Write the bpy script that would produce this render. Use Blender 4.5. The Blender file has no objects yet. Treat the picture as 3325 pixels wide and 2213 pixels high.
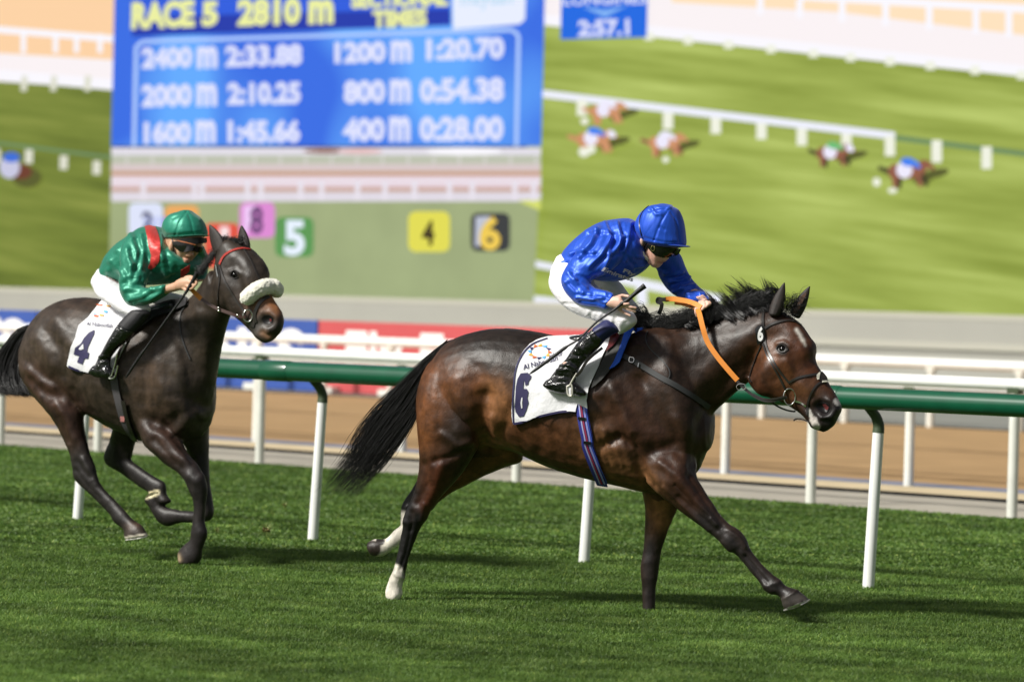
import bpy, bmesh, math, random
import numpy as np
from mathutils import Vector, Matrix, geometry
from mathutils.bvhtree import BVHTree
random.seed(7); rng = np.random.default_rng(7)
scene = bpy.context.scene
COL = scene.collection

# ---------------------------------------------------------------- camera
FOCAL = 125.0
IW, IH = 3325.0, 2213.0                      # size of the photograph, used for reading positions off it
FPX = IW*FOCAL/36.0
CAMZ = 1.75
PITCH = math.atan((1106.5-953.0)/FPX); ROLL = math.radians(1.5)
camp = np.array([0, 0, CAMZ])
_f = np.array([0, math.cos(PITCH), -math.sin(PITCH)])
_r0 = np.array([1.0, 0, 0]); _u0 = np.cross(_r0, _f)
_r = _r0*math.cos(ROLL)+_u0*math.sin(ROLL); _u = -_r0*math.sin(ROLL)+_u0*math.cos(ROLL)
cam_d = bpy.data.cameras.new('camera'); cam = bpy.data.objects.new('camera', cam_d); COL.objects.link(cam)
cam_d.lens = FOCAL; cam_d.sensor_width = 36; cam_d.clip_start = 0.5; cam_d.clip_end = 1500
cam.matrix_world = Matrix(((_r[0], _u[0], -_f[0], 0), (_r[1], _u[1], -_f[1], 0), (_r[2], _u[2], -_f[2], CAMZ), (0, 0, 0, 1)))
cam_d.dof.use_dof = True; cam_d.dof.focus_distance = 19.6; cam_d.dof.aperture_fstop = 2.3
scene.camera = cam

# ---------------------------------------------------------------- light: floodlights high on the left
SUN_EL, SUN_AZ = math.radians(42), math.radians(206)      # azimuth of the direction the light comes from (0=+X, ccw)
sd = bpy.data.lights.new('sun', 'SUN'); so = bpy.data.objects.new('sun', sd); COL.objects.link(so)
sd.energy = 5.0; sd.angle = math.radians(8.0); sd.color = (1.0, 0.97, 0.90)
_sv = Vector((math.cos(SUN_EL)*math.cos(SUN_AZ), math.cos(SUN_EL)*math.sin(SUN_AZ), math.sin(SUN_EL)))
so.rotation_euler = _sv.to_track_quat('Z', 'Y').to_euler()
world = bpy.data.worlds.new('World'); scene.world = world; world.use_nodes = True
wn = world.node_tree.nodes; wl = world.node_tree.links
bg = wn['Background']; sky = wn.new('ShaderNodeTexSky'); sky.sky_type = 'NISHITA'; sky.sun_disc = False
sky.sun_elevation = SUN_EL; sky.sun_rotation = math.atan2(_sv.x, _sv.y); sky.air_density = 1.0; sky.dust_density = 3.0; sky.ozone_density = 0.5
hs = wn.new('ShaderNodeHueSaturation'); hs.inputs['Saturation'].default_value = 0.3
wl.new(sky.outputs[0], hs.inputs['Color']); wl.new(hs.outputs[0], bg.inputs['Color']); bg.inputs['Strength'].default_value = 0.060
scene.view_settings.view_transform = 'Standard'; scene.view_settings.look = 'None'
scene.view_settings.exposure = 0.0; scene.view_settings.gamma = 1.0
scene.cycles.max_bounces = 6; scene.cycles.transparent_max_bounces = 6

# ---------------------------------------------------------------- reading the photograph
def rayd(x, y):
    return _f*FPX + _r*(x-IW/2) - _u*(y-IH/2)
def PG(x, y, z=0.0):
    d = rayd(x, y); return camp + d*((z-CAMZ)/d[2])
def PL(x, y, p0, n):
    d = rayd(x, y); return camp + d*(np.dot(np.asarray(p0)-camp, n)/np.dot(d, n))
def PY(x, y, Y):
    d = rayd(x, y); return camp + d*(Y/d[1])
def proj(P):
    P = np.atleast_2d(P)-camp; z = P@_f
    return np.stack([IW/2+FPX*(P@_r)/z, IH/2-FPX*(P@_u)/z, z], 1)
def crop(ox, oy, s):
    def f(*pts): return [(ox+s*p[0], oy+s*p[1])+tuple(p[2:]) for p in pts]
    return f
D = crop(0, 0, 3325/2356)          # whole view
C1 = crop(1700, 600, 1050/2058)    # rider in blue
C2 = crop(1000, 1000, 1100/1725)   # hind part of the bay
C3 = crop(1900, 1200, 850/1568)    # fore part of the bay
C4 = crop(2200, 850, 600/1568)     # head of the bay
C5 = crop(1650, 950, 500/1568)     # saddle of the bay
C6 = crop(2000, 600, 300/1568)     # blue cap
C7 = crop(1900, 850, 500/2356)     # hands
C8 = crop(1050, 1550, 450/1568)    # hind feet
H0 = crop(0, 650, 1000/1307)       # dark horse
H1 = crop(0, 950, 700/1568)
H2 = crop(200, 1350, 600/1711)     # its feet
H3 = crop(200, 650, 750/1960)      # its head and rider
S1 = crop(350, 0, 1450/2356); S2 = crop(350, 440, 1450/2356); S4 = crop(1700, 0, 1625/2356); S3 = crop(1800, 270, 1300/2356); S0 = crop(0, 0, 1800/2356)
B1 = crop(700, 1000, 800/2356); R1 = crop(2200, 1000, 1125/1454)

# ---------------------------------------------------------------- materials
def lin(c):
    return tuple(((v/255)/12.92 if v <= 10 else (((v/255)+0.055)/1.055)**2.4) for v in c)
def mat(name, color=(.5, .5, .5), rough=.5, metal=0, spec=.5, coat=0, sheen=0, attr=None, noise=None, bump=None, emit=None, aniso=0, sss=0, trans=0):
    """noise=(scale, low, high[, stretch]) multiplies the colour; bump=(scale, strength, distance[, stretch])"""
    m = bpy.data.materials.new(name); m.use_nodes = True
    nt = m.node_tree; n = nt.nodes; l = nt.links; b = n['Principled BSDF']
    b.inputs['Base Color'].default_value = (*color, 1); b.inputs['Roughness'].default_value = rough
    b.inputs['Metallic'].default_value = metal; b.inputs['Specular IOR Level'].default_value = spec
    b.inputs['Coat Weight'].default_value = coat; b.inputs['Coat Roughness'].default_value = .12
    b.inputs['Sheen Weight'].default_value = sheen; b.inputs['Anisotropic'].default_value = aniso
    b.inputs['Transmission Weight'].default_value = trans
    if sss: b.inputs['Subsurface Weight'].default_value = sss; b.inputs['Subsurface Radius'].default_value = (.01, .004, .002)
    tc = n.new('ShaderNodeTexCoord')
    def coords(st):
        if not st: return tc.outputs['Object']
        mp = n.new('ShaderNodeMapping'); mp.inputs['Scale'].default_value = st[:3]
        if len(st) > 3: mp.inputs['Rotation'].default_value = st[3:]
        l.new(tc.outputs['Object'], mp.inputs['Vector']); return mp.outputs[0]
    src = None
    if attr:
        a = n.new('ShaderNodeAttribute'); a.attribute_name = attr; src = a.outputs['Color']
    if noise:
        t = n.new('ShaderNodeTexNoise'); t.inputs['Scale'].default_value = noise[0]; t.inputs['Detail'].default_value = 6
        l.new(coords(noise[3] if len(noise) > 3 else None), t.inputs['Vector'])
        r = n.new('ShaderNodeMapRange'); r.inputs['From Min'].default_value = .3; r.inputs['From Max'].default_value = .7
        r.inputs['To Min'].default_value = noise[1]; r.inputs['To Max'].default_value = noise[2]; l.new(t.outputs['Fac'], r.inputs['Value'])
        mx = n.new('ShaderNodeMix'); mx.data_type = 'RGBA'; mx.blend_type = 'MULTIPLY'; mx.inputs['Factor'].default_value = 1
        if src: l.new(src, mx.inputs[6])
        else: mx.inputs[6].default_value = (*color, 1)
        l.new(r.outputs[0], mx.inputs[7]); src = mx.outputs[2]
    if src: l.new(src, b.inputs['Base Color'])
    if bump:
        t = n.new('ShaderNodeTexNoise'); t.inputs['Scale'].default_value = bump[0]; t.inputs['Detail'].default_value = 5
        l.new(coords(bump[3] if len(bump) > 3 else None), t.inputs['Vector'])
        bp = n.new('ShaderNodeBump'); bp.inputs['Strength'].default_value = bump[1]; bp.inputs['Distance'].default_value = bump[2]
        l.new(t.outputs['Fac'], bp.inputs['Height']); l.new(bp.outputs[0], b.inputs['Normal'])
    if emit:
        b.inputs['Emission Color'].default_value = (*emit, 1); b.inputs['Emission Strength'].default_value = 1
        b.inputs['Base Color'].default_value = (.01, .01, .01, 1); b.inputs['Roughness'].default_value = .8; b.inputs['Specular IOR Level'].default_value = 0
        if noise:
            for lk in list(l):
                if lk.to_socket == b.inputs['Base Color']: l.remove(lk)
            mx.inputs[6].default_value = (*emit, 1); l.new(src, b.inputs['Emission Color'])
    return m

# ---------------------------------------------------------------- objects
def props(o, label=None, cat=None, group=None, kind=None):
    if label: o['label'] = label
    if cat: o['category'] = cat
    if group: o['group'] = group
    if kind: o['kind'] = kind
    return o
def empty(name, loc, label, cat, group=None):
    o = bpy.data.objects.new(name, None); o.location = loc; o.empty_display_size = .1; COL.objects.link(o)
    return props(o, label, cat, group)
def link(name, me, m=None, parent=None, smooth=True, label=None, cat=None, group=None, kind=None):
    if m is not None:
        for q in (m if isinstance(m, (list, tuple)) else [m]): me.materials.append(q)
    o = bpy.data.objects.new(name, me); COL.objects.link(o)
    if smooth:
        me.shade_smooth()
        if len(me.vertices) < 3000: me.set_sharp_from_angle(angle=math.radians(48))
    if parent is not None:
        o.parent = parent
        if parent.type == 'EMPTY' or True:
            o.matrix_parent_inverse = parent_world(parent).inverted()
    return props(o, label, cat, group, kind)
def parent_world(o):
    M = Matrix.Translation(o.location) @ o.rotation_euler.to_matrix().to_4x4()
    if o.parent: M = parent_world(o.parent) @ o.matrix_parent_inverse @ M
    return M
def mesh(name, V, F):
    me = bpy.data.meshes.new(name); me.from_pydata([tuple(map(float, v)) for v in V], [], [tuple(map(int, f)) for f in F]); me.update(); return me
class MB:
    """collects shapes into one mesh"""
    def __init__(s): s.V = []; s.F = []; s.M = []
    def add(s, V, F, mi=0):
        o = len(s.V); s.V += [tuple(map(float, v)) for v in V]; s.F += [tuple(int(i)+o for i in f) for f in F]; s.M += [mi]*len(F)
        return s
    def mesh(s, name):
        me = mesh(name, s.V, s.F)
        if any(s.M): me.polygons.foreach_set('material_index', s.M)
        return me
    def box(s, c, u, v, w, mi=0):           # centre and three half-axes
        c, u, v, w = map(np.asarray, (c, u, v, w))
        P = [c+a*u+b*v+d*w for a in (-1, 1) for b in (-1, 1) for d in (-1, 1)]
        return s.add(P, [(0, 1, 3, 2), (4, 6, 7, 5), (0, 4, 5, 1), (2, 3, 7, 6), (0, 2, 6, 4), (1, 5, 7, 3)], mi)
    def tube(s, pts, rad, n=12, mi=0, cap=True, flat=1.0, up=None):
        V, F = tube(pts, rad, n, cap, flat, up); return s.add(V, F, mi)
def crom(P, k):
    P = np.asarray(P, float)
    if len(P) < 3:
        t = np.linspace(0, 1, k*(len(P)-1)+1)[:, None]; return P[0]*(1-t)+P[-1]*t
    Q = np.vstack([2*P[0]-P[1], P, 2*P[-1]-P[-2]]); out = []
    for i in range(1, len(Q)-2):
        for j in range(k):
            t = j/k; a, b, c, d = Q[i-1:i+3]
            out.append(.5*((2*b)+(-a+c)*t+(2*a-5*b+4*c-d)*t*t+(-a+3*b-3*c+d)*t**3))
    out.append(P[-1]); return np.array(out)
def nrm(v):
    v = np.asarray(v, float); return v/(np.linalg.norm(v, axis=-1, keepdims=True)+1e-12)
def tube(pts, rad, n=12, cap=True, flat=1.0, up=None):
    P = np.asarray(pts, float); m = len(P); R = np.broadcast_to(np.asarray(rad, float), (m,))
    T = nrm(np.gradient(P, axis=0)); V = []
    a = np.array(up if up is not None else (0, 0, 1.0), float)
    if abs(np.dot(T[0], nrm(a))) > .9 and up is None: a = np.array([1.0, 0, 0])
    th = np.linspace(0, 2*np.pi, n, endpoint=False)
    for i in range(m):
        x = np.cross(T[i], a); x = nrm(x); y = np.cross(x, T[i]); 
        if up is None: a = y
        V += list(P[i]+R[i]*(np.outer(np.cos(th), x)+flat*np.outer(np.sin(th), y)))
    F = [(i*n+j, i*n+(j+1) % n, (i+1)*n+(j+1) % n, (i+1)*n+j) for i in range(m-1) for j in range(n)]
    if cap: F += [tuple(range(n-1, -1, -1)), tuple((m-1)*n+j for j in range(n))]
    return V, F
# ================================================================ the setting
RD = nrm(np.array([.766, -.643, 0.0])); RN = np.array([.643, .766, 0.0]); RN = RN/np.linalg.norm(RN)   # along the rails, away from the camera
_a2 = math.radians(41.4); RD2 = np.array([math.cos(_a2), -math.sin(_a2), 0]); RN2 = np.array([math.sin(_a2), math.cos(_a2), 0])   # the far strips run a touch steeper
def q_of(pts, n=None): return float(np.mean([np.dot(PG(*p[:2]), RN if n is None else n) for p in pts]))
Q_POST = q_of(D((180, 1197), (720, 1242), (1345, 1292), (2000, 1352)))
Q_TURF = q_of(D((0, 1021), (560, 1062), (1865, 1159), (2330, 1192)), RN2)
Q_GREY = q_of(D((1877, 1125), (2356, 1157)), RN2)
Q_BEIGE = q_of(D((1877, 1114), (2356, 1139)), RN2)
Q_SAND0 = q_of(D((1000, 1042), (1877, 1096), (2356, 1120)), RN2)
Q_SAND1 = q_of(D((730, 905), (1943, 969), (2356, 985)))
Q_WALL = float(np.dot([0, 86.0, 0], RN))-.35
def at(t, q, z=0.0): return RD*t + RN*q + np.array([0, 0, z])
def at2(t, q, z=0.0): return RD2*t + RN2*q + np.array([0, 0, z])
def strip(name, q0, q1, z, m, t0=-90, t1=90, f0=at2, f1=at2):
    V = [f0(t0, q0, z), f0(t1, q0, z), f1(t1, q1, z), f1(t0, q1, z)]
    return link(name, mesh(name, V, [(0, 1, 2, 3)]), m, smooth=False, kind='structure')
m_soil = mat('turf soil', (.050, .105, .020), 1, spec=.1, noise=(3.5, .55, 1.35, (1, 1, 1)))
m_dirt = mat('dirt track sand', lin((166, 136, 98)), .95, spec=.15, noise=(1.6, .84, 1.12, (.7, 1.2, 1, 0, 0, math.radians(40))))
m_paleg = mat('pale concrete', lin((168, 162, 150)), .85, spec=.2, noise=(2, .88, 1.08))
m_grey = mat('worn asphalt', lin((132, 133, 128)), .85, spec=.2, noise=(.5, .92, 1.06))
m_blue = mat('bluish drain mat', lin((120, 124, 142)), .8, noise=(3, .8, 1.15))
m_beige = mat('dusty beige kerb', lin((200, 182, 148)), .9, noise=(2, .88, 1.08))
strip('turf', -60, Q_TURF, 0.0, m_soil, -120, 120)
strip('concrete_path', Q_TURF, Q_GREY, -.004, m_paleg)
strip('kerb_strip', Q_GREY, Q_BEIGE, .03, m_beige)
strip('drain_strip', Q_BEIGE, Q_SAND0, .004, m_blue)
strip('dirt_track', Q_SAND0, Q_SAND1, -.03, m_dirt, f1=at)
strip('service_road', Q_SAND1, 400, -.01, m_grey, -400, 300, at, at)
strip('infield', -320, -60, -.02, m_soil, -400, 400)
# furrow shade on the sand, painted as flat darker strips along the track
m_furrow = mat('sand furrow shade', lin((140, 114, 82)), .95, spec=.1, noise=(2.2, .75, 1.25, (1, 1, 1)))
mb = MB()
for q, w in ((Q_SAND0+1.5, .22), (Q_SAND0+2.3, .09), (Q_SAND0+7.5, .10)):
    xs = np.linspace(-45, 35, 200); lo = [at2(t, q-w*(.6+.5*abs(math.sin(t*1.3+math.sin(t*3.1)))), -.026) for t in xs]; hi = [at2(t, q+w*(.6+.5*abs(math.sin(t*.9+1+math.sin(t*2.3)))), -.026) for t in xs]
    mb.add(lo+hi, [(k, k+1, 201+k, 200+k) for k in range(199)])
link('furrow_shade_strip', mb.mesh('furrow_shade_strip'), m_furrow, smooth=False, kind='structure')
# far wall beneath the screen
m_wall = mat('pale grey wall', lin((160, 159, 151)), .8, noise=(.4, .93, 1.05))
m_wall2 = mat('wall cap', lin((176, 174, 162)), .7)
mb = MB()
wall = empty('wall', tuple(at(0, Q_WALL)), 'long pale grey concrete wall below the giant screen', 'wall')
WT = float(PL(*D((1400, 703))[0][:2], np.array([0, 86.0, 0]), RN)[2]); mb.box(at(-30, Q_WALL+.3, WT/2-.02), RD*150, RN*.3, (0, 0, WT/2-.02)); link('wall_panel', mb.mesh('wall_panel'), m_wall, wall, smooth=False)
mb = MB(); mb.box(at(-30, Q_WALL+.19, WT-.02), RD*150, RN*.2, (0, 0, .06)); mb.box(at(-30, Q_WALL-.03, .85), RD*150, RN*.03, (0, 0, .07))
link('wall_coping', mb.mesh('wall_coping'), m_wall2, wall, smooth=False)
# ---------------------------------------------------------------- running rails
m_green = mat('glossy green rail', lin((14, 84, 58)), .32, coat=.6, noise=(6, .85, 1.1))
m_gpost = mat('olive green post top', lin((66, 80, 56)), .55)
m_white = mat('white painted plastic', (.88, .89, .87), .4, noise=(5, .93, 1.03), coat=.2)
m_cream = mat('off-white post', (.76, .76, .70), .5, noise=(5, .9, 1.05))
def posts_t(xs):                       # rail coordinate of traced post feet
    return [float(np.dot(PG(*p[:2]), RD)) for p in D(*xs)]
def rail(root, q, h, r, t0, t1, m, name='rail_tube', flat=1.0):
    pts = [at(t, q, h) for t in np.linspace(t0, t1, 40)]
    V, F = tube(pts, r, 20, True, flat, (0, 0, 1)); return link(name, mesh(name, V, F), m, root)
NEARX = [178, 719, 1343, 1997]
near = empty('running_rail', tuple(at(0, Q_POST)), 'green tubular running rail on white posts behind the two racehorses', 'rail')
def t_at(xs, q, f, z=0.0):            # rail coordinates whose feet stand at the traced photo columns
    out = []
    for x in xs:
        tt = np.linspace(-40, 60, 2001); tt = tt[[f(t, q, z)[1] > 10 for t in tt]]; px = proj([f(t, q, z) for t in tt])[:, 0]; out.append(float(np.interp(x*3325/2356, px, tt)))
    return out
tq = t_at(NEARX, Q_POST, at)
sp = (tq[-1]-tq[0])/3
tn = [tq[0]-sp*2, tq[0]-sp]+tq+[tq[-1]+sp, tq[-1]+2*sp]
RH = 1.165
rail(near, Q_POST-.035, RH, .068, tn[0]-2, tn[-1]+1, m_green)
for i, t in enumerate(tn):
    b = at(t, Q_POST, -.03); k = at(t, Q_POST+.065, .955)
    V, F = tube([b, b*.5+k*.5, k], [.037, .036, .035], 14); p = link('post', mesh('post', V, F), m_white, near)
    pts = crom([k, at(t, Q_POST+.067, 1.0), at(t-.008, Q_POST+.05, 1.05), at(t-.02, Q_POST+.015, 1.09), at(t-.03, Q_POST-.02, 1.12)], 5)
    V, F = tube(pts, np.linspace(.037, .028, len(pts)), 14); link('bracket', mesh('bracket', V, F), m_gpost, p)
    s = [at(t+dt-.34, Q_POST-.035, RH) for dt in (-.13, -.12, 0, .12, .13)]
    V, F = tube(s, [.069, .0735, .0735, .0735, .069], 20, True, 1.0, (0, 0, 1)); link('sleeve', mesh('sleeve', V, F), m_green, near)
def white_rail(q, h, r, pr, ts, label, group=None, off=0.0, f=None):
    at, RD, RN = (at2, RD2, RN2) if f else (globals()['at'], globals()['RD'], globals()['RN'])
    root = empty('white_rail', tuple(at(0, q)), label, 'rail')
    V, F = tube([at(t, q+off, h) for t in np.linspace(min(ts)-1.5, max(ts)+1.5, 30)], r, 20, True, 1.0, (0, 0, 1)); link('rail_tube', mesh('rail_tube', V, F), m_white, root)
    for t in ts:
        V, F = tube([at(t, q, -.03), at(t, q, h-r*.5)], [pr*1.05, pr], 12); p = link('post', mesh('post', V, F), m_cream, root)
        mb = MB(); mb.box(at(t, q+off*.5, h-r*.9), RD*pr*1.3, RN*(pr+abs(off)*.5), (0, 0, .03)); link('bracket', mb.mesh('bracket'), m_gpost if pr < .05 else m_cream, p)
    return root
ta = t_at([1, 225, 597, 1865, 2328], Q_TURF+.05, at2)
d_a = ta[4]-ta[3]; tA = [ta[3]+d_a*k for k in range(-9, 5)]
tA = [ta[0], ta[1], ta[2], ta[2]+(ta[3]-ta[2])*.5] + [ta[3], ta[4], ta[4]+d_a, ta[4]+2*d_a] + [ta[0]-3*k for k in (1, 2, 3)]
white_rail(Q_TURF+.05, 1.105, .05, .043, sorted(tA), 'white rail at the far edge of the turf, nearest of the white rails', f=1)
Q_P2 = q_of(D((925, 1044), (1668, 1091), (2090, 1118)))
tb = t_at([925, 1668, 2090], Q_P2, at); d_b = tb[2]-tb[1]
white_rail(Q_P2, .98, .05, .045, sorted([tb[0]-d_b*k for k in range(0, 6)]+[tb[1], tb[2], tb[2]+d_b, tb[2]+2*d_b]), 'low white rail on the near side of the sand track')
tc_ = t_at([817, 1943, 2140], Q_SAND1, at); d_c = tc_[2]-tc_[1]
tC = [tc_[1]+d_c*k for k in range(-22, 8)]
white_rail(Q_SAND1, .895, .076, .055, tC, 'far white rail between the sand track and the advertising boards')
# ================================================================ the giant screen and its picture
SP0 = np.array([0, 86.0, 0]); SN = RN
def poly_px(pts, k=0):                                   # picture outline -> points on the screen, layer k stands 12 mm prouder
    return [PL(p[0], p[1], SP0-SN*(.012*k), SN) for p in pts]
screen = empty('giant_screen', tuple(SP0+np.array([0, 0, 1.6])), 'giant video screen showing the race, sectional times and numbered tiles', 'screen')
def em(name, c, g=1.0, noise=None): return mat(name, emit=tuple(v*g for v in lin(c)), noise=noise)
def flat(name, pts, m, k, parent=None):
    P = poly_px(pts, k); V = [Vector(p) for p in P]
    tri = geometry.tessellate_polygon([V]); return link(name, mesh(name, P, [tuple(t) for t in tri]), m, parent or screen, smooth=False)
def text2d(s, bold=.0, res=3):
    c = bpy.data.curves.new('t', 'FONT'); c.body = s; c.size = 1; c.offset = bold; c.resolution_u = res; c.fill_mode = 'BOTH'
    o = bpy.data.objects.new('t', c); COL.objects.link(o); bpy.context.view_layer.update()
    me = bpy.data.meshes.new_from_object(o.evaluated_get(bpy.context.evaluated_depsgraph_get()))
    V = np.array([v.co[:2] for v in me.vertices]); F = [tuple(p.vertices) for p in me.polygons]
    bpy.data.objects.remove(o); bpy.data.curves.remove(c); bpy.data.meshes.remove(me)
    return V, F
def text_quad(s, quad, bold=.0):
    """fit a text's bounding box into four photo points: top-left, top-right, bottom-right, bottom-left"""
    V, F = text2d(s, bold); lo, hi = V.min(0), V.max(0); uv = (V-lo)/(hi-lo)
    q = np.array([p[:2] for p in quad]); u = uv[:, :1]; v = uv[:, 1:]
    P = (1-v)*((1-u)*q[3]+u*q[2]) + v*((1-u)*q[0]+u*q[1]); return P, F
def screen_text(name, s, quad, m, k=4, bold=.03, parent=None):
    P, F = text_quad(s, quad, bold); return link(name, mesh(name, poly_px(P, k), F), m, parent or screen, smooth=False)
def band(p0, p1, w):                                     # thick line in the picture
    p0, p1 = np.array(p0[:2]), np.array(p1[:2]); t = (p1-p0)/np.linalg.norm(p1-p0); n = np.array([-t[1], t[0]])*w/2
    return [p0-n, p1-n, p1+n, p0+n]
def multi(name, shapes, k, parent=None):
    mb = MB(); mats = []
    for j, (pts, m) in enumerate(shapes):
        if m not in mats: mats.append(m)
        P = poly_px(pts, k+j*.25); V = [Vector(p) for p in P]; mb.add(P, [tuple(t) for t in geometry.tessellate_polygon([V])], mats.index(m))
    return link(name, mb.mesh(name), mats, parent or screen, smooth=False)
def blob(cx, cy, rx, ry, n=14, a=0):
    th = np.linspace(0, 2*math.pi, n, endpoint=False); x = rx*np.cos(th); y = ry*np.sin(th)
    return [(cx+x[i]*math.cos(a)-y[i]*math.sin(a), cy+x[i]*math.sin(a)+y[i]*math.cos(a)) for i in range(n)]
# body of the screen
mb = MB(); cs = poly_px(D((-900, 664), (3300, 758)), 0)
zb = [p[2] for p in cs]; mid = (cs[0]+cs[1])/2; half = (cs[1]-cs[0])/2; half[2] = 0
zbm = WT+.05
mb.box([mid[0]+RN[0]*.35, mid[1]+RN[1]*.35, zbm+7], half*1.05, RN*.33, (0, 0, 7.0))
link('cabinet', mb.mesh('cabinet'), mat('black cabinet', (.02, .02, .02), .6), screen, smooth=False)
stre = (.10, 1.0, 1.0)
def em_grass(name, c, lo, hi):
    m = em(name, c); nt = m.node_tree; n = nt.nodes; l = nt.links; b = n['Principled BSDF']
    tc = n.new('ShaderNodeTexCoord'); mp = n.new('ShaderNodeMapping'); mp.vector_type = 'TEXTURE'
    # along-rail axis stretched: mown streaks of the filmed turf
    mp.inputs['Rotation'].default_value = (0, math.radians(6), math.radians(-40)); mp.inputs['Scale'].default_value = (5.5, 1, .42)
    t = n.new('ShaderNodeTexNoise'); t.inputs['Scale'].default_value = 1.0; t.inputs['Detail'].default_value = 4; t.inputs['Roughness'].default_value = .55
    r = n.new('ShaderNodeValToRGB'); cr = r.color_ramp; cr.elements[0].position = .3; cr.elements[0].color = (*lin(lo), 1); cr.elements[1].position = .72; cr.elements[1].color = (*lin(hi), 1)
    e = cr.elements.new(.5); e.color = (*lin(c), 1)
    l.new(tc.outputs['Object'], mp.inputs['Vector']); l.new(mp.outputs[0], t.inputs['Vector']); l.new(t.outputs['Fac'], r.inputs['Fac']); l.new(r.outputs[0], b.inputs['Emission Color'])
    return m
e_gr = em_grass('filmed turf', (158, 174, 80), (134, 150, 58), (184, 200, 106)); e_gl = em_grass('filmed turf dim', (118, 132, 52), (98, 112, 40), (140, 150, 68))
e_white = em('screen white', (250, 248, 255)); e_pink = em('screen pinkish white', (250, 242, 244)); e_cream = em('screen sand', (255, 226, 190)); e_cream2 = em('screen sand left', (252, 210, 165))
e_rail = em('screen rail', (238, 240, 252)); e_post = em('screen post', (240, 242, 225)); e_gr2 = em('screen green rail', (110, 140, 96)); e_postd = em('screen post dim', (222, 222, 205))
e_brown = em('screen chestnut', (206, 146, 104)); e_brown2 = em('screen bay', (146, 92, 70)); e_dark = em('screen dark', (62, 58, 34)); e_shadow = em('screen shade', (88, 92, 40))
e_jw = em('screen silks white', (238, 234, 252)); e_jb = em('screen silks blue', (70, 130, 240)); e_jg = em('screen silks green', (110, 190, 120))
flat('race_picture', D((1215, -420), (3300, -420), (3300, 784), (1210, 697)), e_gr, 0)
flat('race_picture', D((-900, -420), (268, -420), (252, 678), (-900, 640)), e_gl, 0)
# upper right: pale band, sand and rails of the filmed course
flat('track_picture', S4((70, -700), (4200, -800), (4200, 500), (2500, 340), (600, 150), (70, 95)), e_pink, 1)
flat('sand_picture', S4((560, -700), (4200, -800), (4200, 330), (2500, 185), (1500, 60), (700, 12)), e_cream, 2)
shp = [(band(*S4((1300, -18), (2450, 48)), 26), e_white)]
for x in (1115, 1300, 1500, 1705, 1910, 2130, 2285): shp.append((band(*S4((x, 5+(x-1500)*.045), (x, 60+(x-1000)*.09)), 22), e_white))
multi('rail_picture', shp, 3)
shp = [(band(*S4((70, 92), (2500, 352)), 34), e_white)]
for x in (590, 775, 965, 1165, 1365, 1540, 1725, 1915, 2125, 2345): shp.append((band(*S4((x, 100+(x-70)*.103), (x, 160+(x-300)*.105)), 30), e_post))
multi('rail_picture', shp, 3)
shp = [(band(*S4((1740, 648), (2500, 742)), 17), e_gr2), (band(*S4((75, 440), (1748, 640)), 25), e_rail)]
for x, y0, y1 in ((275, 470, 545), (680, 530, 608), (905, 555, 630), (1120, 580, 656), (1310, 605, 685), (1520, 630, 690), (1725, 640, 735), (1945, 660, 765), (2180, 690, 795)): shp.append((band(*S4((x, y0), (x, y1)), 33), e_post))
multi('rail_picture', shp, 3)
shp = [(band(*D((1226, 606), (1290, 618)), 22), e_rail), (band(*D((1290, 614), (1660, 690)), 30), e_rail), (band(*D((1475, 650), (1478, 700)), 34), e_rail), (band(*D((1212, 690), (1300, 700)), 34), e_rail)]
multi('rail_picture', shp, 3)
# left part
flat('track_picture', D((-900, -420), (268, -420), (262, 205), (-900, 130)), e_pink, 1)
flat('sand_picture', D((-900, -420), (266, -420), (262, 138), (-900, 70)), e_cream2, 2)
shp = [(band(*D((-150, 57), (262, 90)), 22), e_white), (band(*D((-150, 160), (262, 196)), 34), e_white)]
for x in (54, 128, 176, 230): shp.append((band(*D((x, 78), (x, 122)), 17), e_white))
for x in (57, 125, 203): shp.append((band(*D((x, 175), (x-3, 210)), 20), e_postd))
multi('rail_picture', shp, 3)
shp = [(band(*D((-120, 315), (256, 362)), 11), e_gr2)]
for x, y in ((-8, 350), (67, 352), (147, 366), (223, 378)): shp.append((band(*D((x, y-8), (x-1, y+24)), 26), e_postd))
multi('rail_picture', shp, 3)
MM = crop(1753, 195, 1429/2356)
def mini(cx, cy, s, body, cloth, silk, dark, head=None, k=5, name='horse_picture'):
    f = lambda *a: MM(*a); P = lambda *q: [(cx+x*s, cy+y*s) for x, y in q]
    sh = [(f(*blob(cx+150*s, cy+8*s, 78*s, 24*s, a=-.22)), e_shadow), (f(*blob(cx+90*s, cy+30*s, 60*s, 30*s, a=-.3)), e_shadow),
          (f(*P((-95, -18), (-150, -34), (-158, -14), (-95, 14))), dark), (f(*P((-82, 0), (-40, 10), (-56, 84), (-76, 84))), body), (f(*P((-50, 10), (-20, 18), (-34, 92), (-52, 88))), dark), (f(*P((40, 6), (80, 0), (84, 76), (66, 84))), body), (f(*P((60, 8), (92, 0), (118, 70), (100, 80))), dark),
          (f(*blob(cx, cy, 92*s, 36*s)), body), (f(*blob(cx-62*s, cy-2*s, 40*s, 42*s)), body), (f(*P((40, -30), (82, -66), (112, -62), (150, -26), (144, -8), (112, -22), (84, 18), (50, 20))), body),
          (f(*blob(cx-14*s, cy-12*s, 44*s, 46*s)), cloth), (f(*blob(cx+8*s, cy-54*s, 42*s, 24*s, a=.15)), silk), (f(*P((24, -60), (56, -58), (76, -26), (56, -18), (30, -40))), silk)]
    if head: sh.append((f(*blob(cx+112*s, cy-36*s, 30*s, 22*s, a=.6)), head))
    return multi(name, sh, k)
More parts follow.
